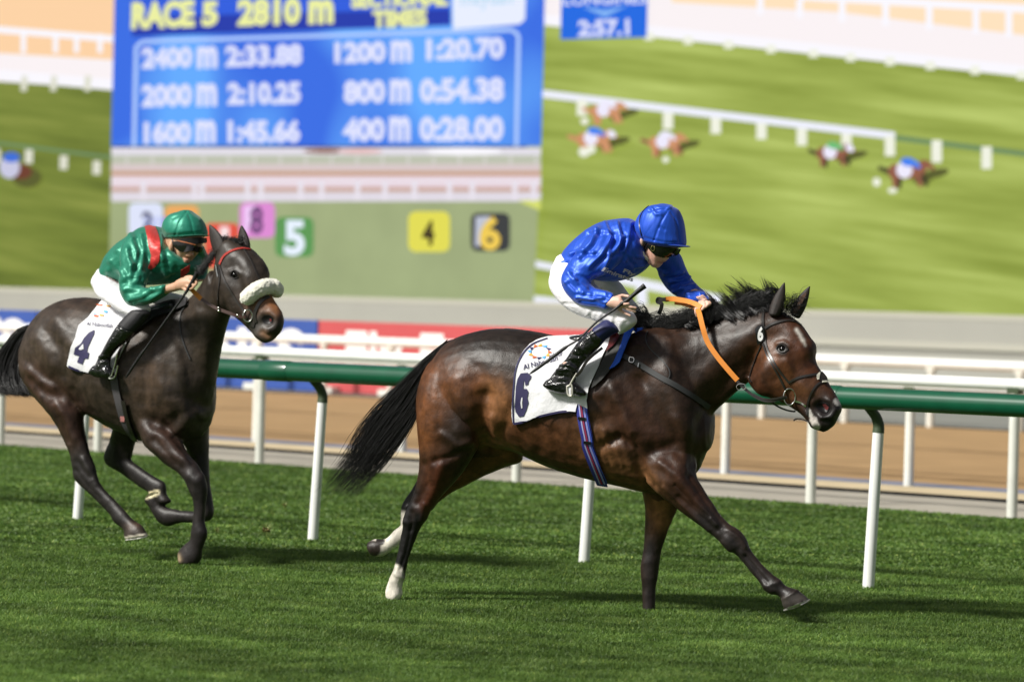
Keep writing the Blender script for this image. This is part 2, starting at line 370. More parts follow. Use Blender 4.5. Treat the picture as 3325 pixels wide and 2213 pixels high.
mini(350, 278, .80, e_brown, e_jw, e_jw, e_brown, k=5); mini(285, 428, .88, e_brown, e_jw, e_jb, e_brown, head=e_jw, k=9); mini(668, 446, .84, e_brown, e_jw, e_jw, e_brown2, k=5)
mini(1565, 502, .84, e_brown2, e_jw, e_jg, e_dark, head=e_jw, k=9); mini(1965, 600, 1.0, e_brown2, e_jw, e_jb, e_dark, k=5)
for sh_ in [(S3(*blob(1897, 582, 24, 26)), e_post), (S3(*blob(1990, 632, 28, 16)), e_post), (S3(*blob(178, 225, 24, 20)), e_post), (S3(*blob(175, 405, 34, 30)), e_post), (S3(*blob(215, 390, 28, 26)), e_post), (S3(*blob(655, 450, 20, 18)), e_post)]: multi('hoof_picture', [sh_], 12)
hp = crop(0, 0, 1)
multi('horse_picture', [(D(*blob(62, 408, 34, 24)), e_shadow), (D(*blob(48, 395, 26, 18)), em('dim bay', (110, 60, 42))), (D(*blob(22, 385, 24, 26)), em('dim white', (200, 200, 225))), (D(*blob(26, 362, 20, 12)), em('dim blue', (60, 110, 215)))], 5)
# results panel
panel = flat('results_panel', D((272, -420), (1264, -420), (1245, 336), (256, 336)), None, 13)
def em_blue():
    m = em('panel blue', (80, 150, 250)); nt = m.node_tree; n = nt.nodes; l = nt.links; b = n['Principled BSDF']
    tc = n.new('ShaderNodeTexCoord'); t = n.new('ShaderNodeTexNoise'); t.inputs['Scale'].default_value = .28; t.inputs['Detail'].default_value = 1
    r = n.new('ShaderNodeValToRGB'); cr = r.color_ramp; cr.elements[0].position = .4; cr.elements[0].color = (*lin((54, 108, 228)), 1); cr.elements[1].position = .62; cr.elements[1].color = (*lin((98, 170, 255)), 1)
    l.new(tc.outputs['Object'], t.inputs['Vector']); l.new(t.outputs['Fac'], r.inputs['Fac']); l.new(r.outputs[0], b.inputs['Emission Color']); return m
panel.data.materials.clear(); panel.data.materials.append(em_blue())
e_nav = em('panel navy', (30, 56, 172)); e_nav2 = em('panel deep blue', (44, 92, 222)); e_yel = em('panel yellow', (236, 240, 160)); e_lt = em('panel line', (176, 204, 255)); e_txt = em('panel text', (222, 226, 255)); e_logo = em('panel logo', (176, 216, 242))
flat('title_band', D((303, -75), (1035, -82), (1037, 58), (304, 84)), e_nav, 14, panel)
flat('title_band', D((303, -90), (1035, -90), (1036, 22), (304, 40)), e_nav2, 15, panel)
flat('logo_tile', D((1040, -82), (1212, -84), (1208, 45), (1196, 56), (1042, 68)), em('logo tile', (232, 238, 255)), 14, panel)
screen_text('logo_text', 'meydan', D((1062, -22), (1180, -27), (1178, 22), (1060, 26)), e_logo, 17, .0, panel)
for s, q in (('RACE', ((126, 12), (458, -4), (458, 146), (122, 158))), ('5', ((496, 8), (584, 4), (582, 138), (494, 144))), ('2810', ((684, -6), (1020, -14), (1018, 132), (682, 142))), ('m', ((1058, 0), (1192, -6), (1192, 126), (1056, 130))),
             ('SECTIONAL', ((1280, -42), (1800, -60), (1796, 34), (1284, 48))), ('TIMES', ((1396, 56), (1684, 42), (1686, 142), (1394, 152)))):
    screen_text('title_text', s, S1(*q), e_yel, 17, .06, panel)
ft = D((308, 337), (313, 108), (328, 96), (1178, 69), (1193, 82), (1188, 337))
shp = [(band(ft[i], ft[i+1], 13), e_lt) for i in range(len(ft)-1)]; multi('frame_line', shp, 14, panel)
rows = []
L = [('2400', (178, 252, 446, 366, -8)), ('m', (470, 246, 578, 364, -4)), ('2:33.88', (620, 240, 1026, 356, -10)), ('1200', (1196, 222, 1466, 338, -6)), ('m', (1492, 214, 1604, 332, -4)), ('1:20.70', (1680, 204, 2092, 324, -10)),
     ('2000', (178, 446, 444, 568, -6)), ('m', (468, 440, 576, 562, -2)), ('2:10.25', (630, 436, 1018, 556, -6)), ('800', (1244, 424, 1464, 550, -4)), ('m', (1488, 418, 1600, 546, -2)), ('0:54.38', (1646, 414, 2090, 546, -8)),
     ('1600', (190, 640, 440, 762, -2)), ('m', (464, 634, 570, 758, -2)), ('1:45.66', (632, 632, 1016, 756, -2)), ('400', (1240, 622, 1462, 750, -2)), ('m', (1484, 614, 1596, 748, 0)), ('0:28.00', (1644, 614, 2088, 748, -2))]
for s, (x0, y0, x1, y1, dy) in L:
    screen_text('time_text', s, S1((x0, y0), (x1, y0+dy), (x1, y1+dy), (x0, y1)), e_txt, 17, .055, panel)
# camera picture below the results
pic = flat('course_picture', D((256, 341), (1245, 341), (1228, 700), (250, 676)), em('filmed turf pale', (160, 172, 126), noise=(.8, .95, 1.06)), 13)
def hb(y0, y1, c, name='band', x0=18, x1=2284): return (S2((x0, y0), (x1+2, y0), (x1, y1), (x0, y1)), em(name, c))
sh = [hb(64, 108, (226, 222, 232)), hb(104, 152, (190, 194, 176)), hb(150, 192, (216, 200, 200)), hb(188, 214, (200, 160, 134)), hb(212, 278, (228, 208, 216)), hb(236, 246, (246, 244, 255)), hb(276, 300, (200, 164, 148)), hb(298, 348, (224, 218, 228)), (S2(*blob(1150, 82, 120, 14)), em('stand red', (150, 110, 100))), (S2(*blob(1880, 84, 200, 22)), e_white), (S2(*blob(1330, 84, 120, 16)), em('stand pink', (226, 190, 190)))]
for x in (190, 460, 500, 740, 810, 1020, 1130, 1320, 1465, 1620, 1805, 1925, 2150, 2250): sh.append((S2((x-16, 240), (x+12, 240), (x+12, 345), (x-16, 345)), em('pic post', (232, 226, 236))))
for x in range(100, 2280, 135): sh.append((S2((x-6, 108), (x+6, 108), (x+6, 152), (x-6, 152)), em('pic post2', (214, 212, 206))))
multi('rail_picture', sh, 14, pic)
def tile(x0, y0, x1, y1, c, s, tcol, tq=None, c2=None):
    r = (x1-x0)*.16; pts = []
    for cx, cy, a0 in ((x1-r, y0+r, -90), (x1-r, y1-r, 0), (x0+r, y1-r, 90), (x0+r, y0+r, 180)):
        for a in (0, 45, 90): pts.append((cx+r*math.cos(math.radians(a0+a)), cy+r*math.sin(math.radians(a0+a))))
    t = flat('number_tile', S2(*pts), em('tile', c), 18, pic)
    if c2: flat('tile_corner', S2((x0+(x1-x0)*.12, y0+(y1-y0)*.1), (x0+(x1-x0)*.5, y0+(y1-y0)*.08), (x0+(x1-x0)*.2, y0+(y1-y0)*.9), (x0+(x1-x0)*.1, y0+(y1-y0)*.85)), em('tile2', c2), 19, t)
    if s:
        w = x1-x0; h = y1-y0; q = tq or (x0+w*.3, y0+h*.16, x0+w*.72, y1-h*.12)
        screen_text('number', s, S2((q[0], q[1]), (q[2], q[1]), (q[2], q[3]), (q[0], q[3])), em('num', tcol), 20, .04, t)
tile(110, 355, 290, 540, (222, 228, 250), '2', (90, 90, 120), (178, 400, 240, 500)); tile(300, 368, 480, 540, (236, 170, 96), None, None)
tile(190, 430, 330, 600, (70, 110, 235), None, None)
tile(695, 352, 882, 540, (222, 140, 212), '8', (110, 70, 120), (750, 372, 820, 520), (240, 200, 246)); tile(510, 462, 692, 700, (226, 84, 66), '1', (250, 225, 225), (590, 480, 640, 640))
tile(882, 430, 1086, 640, (92, 152, 84), '5', (232, 242, 255), (930, 446, 1040, 634)); tile(1585, 400, 1805, 614, (226, 220, 84), '4', (58, 44, 24), (1658, 448, 1722, 580))
tile(1916, 408, 2122, 610, (58, 60, 62), '6', (240, 204, 84), (1960, 424, 2072, 606), (190, 195, 210))
flat('marker_picture', S2((2165, 345), (2282, 338), (2282, 396)), em('pic yellow', (214, 222, 110)), 18, pic)
# clock tile
ck = flat('clock_tile', D((1292, -60), (1492, -60), (1488, 86), (1290, 91)), em('clock blue', (24, 104, 226)), 13)
screen_text('clock_text', 'LONGINES', D((1296, -14), (1490, -18), (1488, 10), (1296, 14)), e_txt, 17, .02, ck)
screen_text('clock_text', '2:57.1', D((1330, 47), (1448, 43), (1449, 83), (1329, 86)), e_txt, 17, .045, ck)
multi('emblem', [(D((1340, 16), (1392, 24), (1444, 14), (1420, 26), (1392, 40), (1364, 28)), em('emblem pale', (130, 180, 245)))], 17, ck)

# ================================================================ advertising boards along the far rail
QB = Q_SAND1+.55
def board_pt(x, y): return PL(x, y, RN*QB, RN)
tb_ = lambda x: float(np.dot(board_pt(*D((x, 820))[0][:2]), RD))
ub = tb_(730); u_end = tb_(1330)
m_red = mat('red board', lin((190, 80, 84)), .55, noise=(1.2, .95, 1.05)); m_navy = mat('blue board', lin((50, 82, 160)), .55, noise=(1.2, .95, 1.05)); m_letter = mat('white lettering', (.86, .86, .86), .6)
HB = 1.20
def board(t0, t1, m, text, label, span, bold=.02):
    root = empty('advertising_board', tuple(at((t0+t1)/2, QB)), label, 'board', 'advertising boards along the far rail')
    mb = MB(); mb.box(at((t0+t1)/2, QB+.04, HB/2+.01), RD*(t1-t0)/2, RN*.04, (0, 0, HB/2)); link('panel', mb.mesh('panel'), m, root, smooth=False)
    V, F = text2d(text, bold); lo, hi = V.min(0), V.max(0); a, b = span
    P = [at(t0+(t1-t0)*(a+(b-a)*(x-lo[0])/(hi[0]-lo[0])), QB-.006, .2+.86*(y-lo[1])/(hi[1]-lo[1])) for x, y in V]
    link('lettering', mesh('lettering', P, F), m_letter, root, smooth=False)
    for k in range(int((t1-t0-.5)/1.3)+1):
        mb = MB(); mb.box(at(t0+.4+k*1.3, QB-.12, .05), RD*.12, RN*.1, (0, 0, .05)); link('foot', mb.mesh('foot'), m_cream, root, smooth=False)
wd = 7.0
board(ub-wd*1.0, ub-.02, m_navy, 'LONGINES', 'blue advertising board with white capitals behind the dark horse\'s neck', (.04, .955), .035)
board(ub+.02, u_end+1.0, m_red, 'Fly Emirates', 'red advertising board with white lettering behind the bay horse\'s tail', (.095, .96), .02)
board(ub-wd*2-.05, ub-wd-.05, m_navy, 'LONGINES', 'blue advertising board at the left edge behind the dark horse\'s rump', (.04, .955), .035)
# ================================================================ bodies: lofted limbs fused into one skin, then sculpted and coloured
class Frame:
    """vertical plane through p0 with a heading; off moves along the normal that points away from the camera"""
    def __init__(s, p0, yaw):
        s.p0 = np.asarray(p0, float); a = math.radians(yaw)
        s.h = np.array([math.cos(a), -math.sin(a), 0]); s.n = np.array([math.sin(a), math.cos(a), 0])
    def pt(s, x, y, off=0.0): return PL(x, y, s.p0+s.n*off, s.n)
def loft(fr, rows, n=20, k=4, power=2.0, mb=None, endcap=.35):
    """rows: xa, ya, xb, yb, off, lat in photo pixels (a and b are the two edges of the limb), off and lat in metres"""
    A = np.array([fr.pt(r[0], r[1], r[4]) for r in rows]); B = np.array([fr.pt(r[2], r[3], r[4]) for r in rows])
    L = np.array([r[5] for r in rows]); C = (A+B)/2; S = (A-B)/2
    Q = crom(np.hstack([C, S, L[:, None]]), k); C, S, L = Q[:, :3], Q[:, 3:6], np.maximum(Q[:, 6], .002)
    th = np.linspace(0, 2*np.pi, n, endpoint=False); cx = np.sign(np.cos(th))*np.abs(np.cos(th))**(2/power); sy = np.sign(np.sin(th))*np.abs(np.sin(th))**(2/power)
    rings = [C[i]+np.outer(cx, S[i])+np.outer(sy, fr.n*L[i]) for i in range(len(C))]
    def cap(i, j):
        t = nrm(C[i]-C[j]); r = min(np.linalg.norm(S[i]), L[i])*endcap
        return [(C[i]+t*r*.6+(rings[i]-C[i])*.78), (C[i]+t*r*.95+(rings[i]-C[i])*.4)]
    c0 = cap(0, 1); c1 = cap(-1, -2); rings = [c0[1], c0[0]]+rings+c1
    V = [p for r in rings for p in r]; m = len(rings)
    F = [(i*n+j, i*n+(j+1) % n, (i+1)*n+(j+1) % n, (i+1)*n+j) for i in range(m-1) for j in range(n)]
    F += [tuple(range(n-1, -1, -1)), tuple((m-1)*n+j for j in range(n))]
    mb = mb or MB(); mb.add(V, F); return mb
def ball(mb, c, rx, ry=None, rz=None, ax=None, n=14):
    ry = ry or rx; rz = rz or rx; ax = np.eye(3) if ax is None else ax; V = []; F = []
    m = n//2+1
    for i in range(m+1):
        p = math.pi*i/m
        for j in range(n):
            t = 2*math.pi*j/n; V.append(np.asarray(c)+ax[0]*rx*math.sin(p)*math.cos(t)+ax[1]*ry*math.sin(p)*math.sin(t)+ax[2]*rz*math.cos(p))
    for i in range(m):
        for j in range(n): F.append((i*n+j, (i+1)*n+j, (i+1)*n+(j+1) % n, i*n+(j+1) % n))
    mb.add(V, F); return mb
def modded(me, mods):
    o = bpy.data.objects.new('tmp', me); COL.objects.link(o)
    for t, kw in mods:
        m = o.modifiers.new(t, t)
        for a, v in kw.items(): setattr(m, a, v)
    bpy.context.view_layer.update()
    r = bpy.data.meshes.new_from_object(o.evaluated_get(bpy.context.evaluated_depsgraph_get()))
    bpy.data.objects.remove(o); return r
def fuse(mb, voxel, smooth=4, fac=.5):
    me = mb.mesh('f'); me = modded(me, [('REMESH', dict(mode='VOXEL', voxel_size=voxel, adaptivity=0)), ('SMOOTH', dict(iterations=smooth, factor=fac))]); return me
def getV(me): a = np.empty(len(me.vertices)*3); me.vertices.foreach_get('co', a); return a.reshape(-1, 3)
def setV(me, a): me.vertices.foreach_set('co', np.ascontiguousarray(a).ravel()); me.update()
def getN(me): a = np.empty(len(me.vertices)*3, np.float32); me.vertex_normals.foreach_get('vector', a); return a.reshape(-1, 3)
def edges_of(me): a = np.empty(len(me.edges)*2, np.int64); me.edges.foreach_get('vertices', a); return a.reshape(-1, 2)
def relax(me, A, it=1, f=.5):
    """smooth an attribute array over the mesh edges"""
    E = edges_of(me); n = len(me.vertices); deg = np.bincount(E.ravel(), minlength=n).astype(float)
    for _ in range(it):
        S = np.zeros_like(A); np.add.at(S, E[:, 0], A[E[:, 1]]); np.add.at(S, E[:, 1], A[E[:, 0]])
        A = A*(1-f)+f*S/(deg[:, None] if A.ndim > 1 else deg)
    return A
def pdist(P, poly):
    poly = np.array([p[:2] for p in poly], float)
    if len(poly) == 1: return np.linalg.norm(P-poly[0], axis=1)
    best = np.full(len(P), 1e9)
    for a, b in zip(poly[:-1], poly[1:]):
        ab = b-a; t = np.clip(((P-a)@ab)/(ab@ab+1e-9), 0, 1); best = np.minimum(best, np.linalg.norm(P-(a+t[:, None]*ab), axis=1))
    return best
def sculpt(me, strokes, vis=None, fr=None, amp=1.0):
    """strokes: (polyline in photo px, width px, amount m along the normal[, ymin, ymax world depth])"""
    V = getV(me); N = getN(me); Q = proj(V); disp = np.zeros(len(V)); facing = np.clip(-(N@_f)*2.5+.15, 0, 1)
    if vis is not None: facing = facing*vis
    for s in strokes:
        w = np.exp(-(pdist(Q[:, :2], s[0])/s[1])**2); 
        if len(s) > 4: w = w*(((V-fr.p0)@fr.n > s[3]) & ((V-fr.p0)@fr.n < s[4]))
        disp += s[2]*w*amp
    setV(me, V+N*(disp*facing)[:, None])
def vnoise(P, scale, seed=0):
    """smooth value noise 0..1"""
    P = np.asarray(P)*scale+seed*17.3; i = np.floor(P).astype(np.int64); f = P-i; f = f*f*(3-2*f); out = np.zeros(len(P))
    def h(a): 
        n = (a[:, 0]*374761393+a[:, 1]*668265263+a[:, 2]*2147483647+seed*144665) & 0x7fffffff
        n = ((n ^ (n >> 13))*1274126177) & 0x7fffffff; return ((n ^ (n >> 16)) & 0xffff)/65535.0
    for dx in (0, 1):
        for dy in (0, 1):
            for dz in (0, 1):
                w = (f[:, 0] if dx else 1-f[:, 0])*(f[:, 1] if dy else 1-f[:, 1])*(f[:, 2] if dz else 1-f[:, 2]); out += w*h(i+np.array([dx, dy, dz]))
    return out
def paint(me, base, marks, name='coat', noise=.12, fr=None):
    """base: colour; marks: (polyline px, radius px, colour, strength[, ymin, ymax]) - the animal's own markings"""
    V = getV(me); Q = proj(V)[:, :2]; Cc = np.tile(np.array(base, float), (len(V), 1))
    for m in marks:
        d = pdist(Q, m[0])/m[1]; w = m[3]*np.exp(-d**2) if m[3] <= 1 else np.clip((1.35-d)*m[3], 0, 1)
        if len(m) > 4: w = w*(((V-fr.p0)@fr.n > m[4]) & ((V-fr.p0)@fr.n < m[5]))
        Cc = Cc*(1-w[:, None])+np.array(m[2])*w[:, None]
    g = 1+noise*((vnoise(V, 9)-.5)*1.2+(vnoise(V, 30, 3)-.5)*1.1+(vnoise(V, 90, 5)-.5)); Cc = Cc*g[:, None]
    ca = me.color_attributes.new(name, 'FLOAT_COLOR', 'POINT'); ca.data.foreach_set('color', np.hstack([Cc, np.ones((len(V), 1))]).astype(np.float32).ravel())
def veins(me, amp=.003, sc=12, seed=3):
    V = getV(me); N = getN(me); n1 = vnoise(V, sc, seed); n2 = vnoise(V+.31, sc*1.9, seed+1); r = (1-np.abs(2*n1-1))**5-.15; r2 = (1-np.abs(2*n2-1))**6
    m = np.clip(vnoise(V, 4, seed+2)*2-.5, 0, 1); setV(me, V+N*((r*amp+r2*amp*.5)*m)[:, None])
def bvh_of(*mes):
    V = []; F = []
    for me in mes:
        o = len(V); V += [v.co.copy() for v in me.vertices]; F += [tuple(i+o for i in p.vertices) for p in me.polygons]
    return BVHTree.FromPolygons(V, F)
def hits(bvh, pts, default=None):
    """where the view rays through photo pixels meet the surface: point, normal; misses take the depth of the nearest hit"""
    res = []; c = Vector(camp)
    for p in pts:
        d = Vector(nrm(rayd(p[0], p[1]))); h = bvh.ray_cast(c, d); res.append((np.array(h[0]), np.array(h[1])) if h[0] is not None else None)
    ok = [i for i, r in enumerate(res) if r is not None]
    for i, r in enumerate(res):
        if r is None:
            if ok:
                j = min(ok, key=lambda q: (pts[q][0]-pts[i][0])**2+(pts[q][1]-pts[i][1])**2); y = res[j][0][1]; res[i] = (PY(pts[i][0], pts[i][1], y), res[j][1])
            else: res[i] = (PY(pts[i][0], pts[i][1], default or 19.8), -_f)
    P = np.array([r[0] for r in res]); N = np.array([r[1] for r in res])
    N = np.where((N@_f > 0)[:, None], -N, N); return P, N
def strap(mb, bvh, px, w, th=.004, off=.004, k=6, mi=0, lift=None, depth=None, smooth=2):
    """a leather strap following photo points over a surface; depth=[..] gives free-hanging depths instead"""
    Q = crom([p[:2] for p in px], k)
    if depth is not None:
        dd = crom(np.array(depth, float)[:, None], k)[:, 0]; P = np.array([PY(q[0], q[1], y) for q, y in zip(Q, dd)]); N = np.tile(-_f, (len(P), 1))
    else:
        P, N = hits(bvh, Q)
    for _ in range(smooth):
        if len(P) > 2: 
            P[1:-1] = P[1:-1]*.5+.25*(P[:-2]+P[2:]); N[1:-1] = nrm(N[1:-1]+N[:-2]+N[2:])
    if lift is not None: P = P+N*np.interp(np.linspace(0, 1, len(P)), np.linspace(0, 1, len(lift)), lift)[:, None]
    P = P+N*off; T = nrm(np.gradient(P, axis=0)); S = nrm(np.cross(N, T)); N = nrm(np.cross(T, S)); w = np.broadcast_to(w, (len(P),))
    V = []
    for i in range(len(P)):
        a = S[i]*w[i]/2; b = N[i]*th/2; V += [P[i]-a-b, P[i]+a-b, P[i]+a*.96+b, P[i]-a*.96+b]
    m = len(P); F = [(i*4+j, i*4+(j+1) % 4, i*4+4+(j+1) % 4, i*4+4+j) for i in range(m-1) for j in range(4)]+[(3, 2, 1, 0), (m*4-4, m*4-3, m*4-2, m*4-1)]
    mb.add(V, F, mi); return P
def fill(poly, step):
    """triangulated outline in photo pixels with interior points"""
    poly = [Vector(p[:2]) for p in poly]; B = []
    for a, b in zip(poly, poly[1:]+poly[:1]):
        n = max(1, int((b-a).length/step)); B += [a.lerp(b, i/n) for i in range(n)]
    nb = len(B); A = np.array(B); lo, hi = A.min(0), A.max(0); x1, y1 = A[:, 0], A[:, 1]; x2, y2 = np.roll(x1, -1), np.roll(y1, -1)
    for j, y in enumerate(np.arange(lo[1]+step*.5, hi[1], step*.87)):
        for x in np.arange(lo[0]+(step/2 if j % 2 else 0), hi[0], step):
            c = ((y1 > y) != (y2 > y)) & (x < (x2-x1)*(y-y1)/(y2-y1+1e-12)+x1)
            if c.sum() % 2 and np.min((x1-x)**2+(y1-y)**2) > (step*.55)**2: B.append(Vector((x, y)))
    r = geometry.delaunay_2d_cdt(B, [(i, (i+1) % nb) for i in range(nb)], [], 1, 1e-4); return np.array([tuple(v) for v in r[0]]), [tuple(f) for f in r[2]]
def drape(bvh, poly, step=9, off=.01, wave=None, smooth=2, thick=.006):
    """cloth laid over a surface inside a traced outline; returns a mesh with thickness"""
    P2, F = fill(poly, step); P, N = hits(bvh, P2)
    me = mesh('c', P, F)
    for _ in range(1): N = relax(me, N, 4)
    P = relax(me, P, smooth, .4)*.5+P*.5 if smooth else P
    d = np.full(len(P), off)
    if wave is not None: d = d+wave(P2)
    P = P+nrm(N)*d[:, None]; me2 = mesh('c', P, F); bpy.data.meshes.remove(me)
    if thick: me2 = modded(me2, [('SOLIDIFY', dict(thickness=thick, offset=0))])
    return me2
def decal(bvh, P2, F, off=.003, sub=1):
    """flat print (text, emblem) wrapped on to a surface"""
    me = mesh('d', [(p[0], p[1], 0) for p in P2], F)
    bm = bmesh.new(); bm.from_mesh(me); bmesh.ops.triangulate(bm, faces=bm.faces)
    for _ in range(sub): bmesh.ops.subdivide_edges(bm, edges=[e for e in bm.edges if e.calc_length() > 14], cuts=1); bmesh.ops.triangulate(bm, faces=bm.faces)
    bm.to_mesh(me); bm.free(); Q = [(v.co.x, v.co.y) for v in me.vertices]; P, N = hits(bvh, Q); setV(me, P+N*off); return me
def hair(strands, rad, n=3, seg=10, tip=.15):
    """strands: arrays of control points (m,3); every strand becomes a tapering three-sided tube in one mesh"""
    V = []; F = []; th = np.linspace(0, 2*np.pi, n, endpoint=False); o = 0
    for s_i, s in enumerate(strands):
        P = crom(s, max(2, seg//max(1, len(s)-1))); m = len(P); T = nrm(np.gradient(P, axis=0)); a = np.tile(np.array([.2, 1, .1]), (m, 1)); X = nrm(np.cross(T, a)); Y = np.cross(X, T)
        r = (rad[s_i] if hasattr(rad, '__len__') else rad)*np.interp(np.linspace(0, 1, m), [0, .15, .7, 1], [.8, 1, .8, tip])
        R = P[:, None, :]+r[:, None, None]*(np.cos(th)[None, :, None]*X[:, None, :]+np.sin(th)[None, :, None]*Y[:, None, :])
        V.append(R.reshape(-1, 3)); i = np.arange(m-1)[:, None]*n+o; j = np.arange(n)[None, :]; jn = (j+1) % n
        F.append(np.stack([i+j, i+jn, i+n+jn, i+n+j], -1).reshape(-1, 4)); o += m*n
    V = np.vstack(V); F = np.vstack(F); return fast_mesh('hair', V, F)
def fast_mesh(name, V, F):
    me = bpy.data.meshes.new(name); k = F.shape[1]; me.vertices.add(len(V)); me.vertices.foreach_set('co', V.astype(np.float32).ravel())
    me.loops.add(F.size); me.loops.foreach_set('vertex_index', F.astype(np.int32).ravel()); me.polygons.add(len(F))
    me.polygons.foreach_set('loop_start', np.arange(0, F.size, k, dtype=np.int32)); me.update(calc_edges=True); me.validate(); return me
def zip_rows(a, b, off, lat):
    return [(p[0], p[1], q[0], q[1], o, l) for p, q, o, l in zip(a, b, off, lat)]
def rows(cr, *R):
    """rows given in a crop's own coordinates"""
    out = []
    for r in R:
        (xa, ya), (xb, yb) = cr((r[0], r[1]), (r[2], r[3])); out.append((xa, ya, xb, yb, r[4], r[5]))
    return out
def scatter_along(bottom, k):  # evenly pick k points on a polyline
    Q = np.asarray(bottom, float); L = np.r_[0, np.cumsum(np.linalg.norm(np.diff(Q[:, :2], axis=0), axis=1))]; t = np.linspace(0, L[-1], k)
    return np.stack([np.interp(t, L, Q[:, i]) for i in range(Q.shape[1])], 1)
# ================================================================ the bay racehorse in front
bay0 = PY(*D((1400, 1000))[0][:2], 19.75); FB = Frame(bay0, 20)
bay_root = (float(bay0[0]), float(bay0[1]), 0.0)
bay = empty('horse', bay_root, 'bay racehorse galloping in front with white hind feet and saddlecloth 6', 'horse')
mb = MB()
# trunk: top edge, bottom edge
loft(FB, rows(D, (1005, 820, 975, 985, 0, .15), (1040, 782, 1015, 1035, 0, .225), (1110, 759, 1100, 1030, 0, .27), (1183, 756, 1180, 1038, 0, .285), (1262, 768, 1268, 1076, 0, .29), (1345, 786, 1345, 1100, 0, .295),
     (1425, 778, 1425, 1119, 0, .285), (1495, 752, 1505, 1136, 0, .25), (1562, 762, 1562, 1135, 0, .225), (1606, 840, 1600, 1085, 0, .19), (1630, 920, 1622, 1040, 0, .12)), n=28, power=2.15, mb=mb)
# neck
loft(FB, rows(D, (1500, 754, 1560, 1090, 0, .19), (1545, 752, 1625, 1030, 0, .165), (1590, 748, 1637, 960, 0, .125), (1645, 734, 1668, 925, 0, .10), (1700, 722, 1705, 893, 0, .092), (1752, 712, 1742, 862, 0, .088), (1790, 712, 1768, 830, 0, .08)), n=24, power=2.2, mb=mb)
# head
loft(FB, rows(C4, (900, 425, 690, 590, 0, .075), (1040, 520, 645, 800, -.01, .095), (1128, 640, 622, 950, -.02, .11), (1174, 712, 610, 1030, -.025, .115), (1168, 825, 700, 1125, -.03, .10), (1206, 905, 800, 1150, -.035, .085), (1250, 975, 885, 1190, -.04, .075),
     (1300, 1055, 965, 1235, -.045, .066), (1350, 1135, 1045, 1290, -.05, .062), (1386, 1208, 1108, 1355, -.052, .062), (1386, 1262, 1145, 1412, -.055, .058), (1344, 1355, 1215, 1437, -.055, .035)), n=24, power=2.3, mb=mb, endcap=.5)
# near hind leg (planted)
NH = -.13
loft(FB, rows(C2, (600, 330, 860, 330, -.05, .17), (566, 480, 890, 520, -.10, .165), (560, 590, 890, 640, -.13, .15), (568, 700, 850, 730, -.14, .125), (572, 780, 775, 850, -.14, .10), (562, 860, 700, 935, -.13, .078), (545, 930, 655, 985, NH, .06),
     (520, 990, 628, 1020, NH, .05), (500, 1040, 606, 1072, NH, .046), (488, 1085, 585, 1100, NH, .042), (478, 1140, 560, 1145, NH, .033), (466, 1200, 535, 1210, NH, .029), (452, 1270, 510, 1285, NH, .029), (436, 1330, 496, 1345, NH, .035), (418, 1370, 492, 1375, NH, .038), (405, 1405, 482, 1400, NH, .036), (396, 1435, 478, 1430, NH, .042), (400, 1470, 480, 1455, NH, .05), (425, 1490, 465, 1480, NH, .045)), mb=mb, n=18)
# point of hock, near
# far hind leg (trailing), thigh seen below the belly
FH = .13
loft(FB, rows(C2, (760, 470, 1060, 640, .06, .13), (700, 590, 1092, 772, .11, .125), (660, 690, 1010, 808, .13, .11), (620, 770, 905, 852, .14, .09), (570, 850, 800, 905, .14, .075), (530, 920, 722, 945, .14, .06), (492, 975, 650, 1003, .14, .05), (474, 1025, 600, 1060, .14, .043),
     (474, 1080, 560, 1110, .14, .034), (470, 1120, 530, 1145, .14, .03), (462, 1150, 512, 1170, .14, .03)), mb=mb, n=18)
loft(FB, rows(C8, (890, 520, 985, 700, .14, .03), (850, 560, 915, 725, .14, .034), (800, 600, 862, 770, .14, .038), (735, 668, 790, 810, .14, .036), (690, 690, 740, 850, .14, .034), (645, 690, 690, 880, .14, .042), (580, 690, 640, 895, .14, .05), (515, 720, 560, 885, .14, .046)), mb=mb, n=16)
# near foreleg (reaching)
loft(FB, rows(C3, (230, 380, 620, 330, -.04, .13), (290, 520, 655, 470, -.075, .145), (340, 620, 668, 570, -.12, .125), (392, 700, 668, 640, -.155, .10), (470, 768, 722, 735, -.155, .078), (560, 838, 775, 815, -.155, .066), (650, 905, 820, 880, -.155, .056), (735, 968, 868, 925, -.155, .050),
     (800, 1022, 925, 960, -.155, .050), (838, 1068, 965, 1010, -.155, .05), (885, 1092, 984, 1062, -.155, .044), (925, 1125, 1012, 1105, -.155, .034), (980, 1195, 1065, 1170, -.155, .030), (1035, 1262, 1120, 1222, -.155, .030), (1068, 1305, 1162, 1250, -.155, .036), (1100, 1335, 1192, 1282, -.155, .036), (1152, 1352, 1220, 1300, -.155, .033), (1176, 1372, 1268, 1315, -.155, .045),
     (1180, 1405, 1308, 1345, -.155, .052), (1196, 1436, 1345, 1378, -.155, .052)), mb=mb, n=18, endcap=.1)
# far foreleg (planted)
loft(FB, rows(C3, (330, 640, 620, 640, .10, .10), (346, 745, 570, 790, .13, .085), (360, 820, 548, 840, .14, .07), (360, 900, 515, 915, .14, .056), (356, 990, 480, 1010, .14, .046), (350, 1070, 458, 1080, .14, .04), (335, 1150, 446, 1160, .14, .044), (333, 1220, 436, 1230, .14, .04),
     (340, 1290, 424, 1300, .14, .032), (344, 1380, 420, 1385, .14, .03), (345, 1465, 418, 1470, .14, .034), (348, 1530, 430, 1530, .14, .036), (352, 1575, 450, 1570, .14, .05)), mb=mb, n=16)
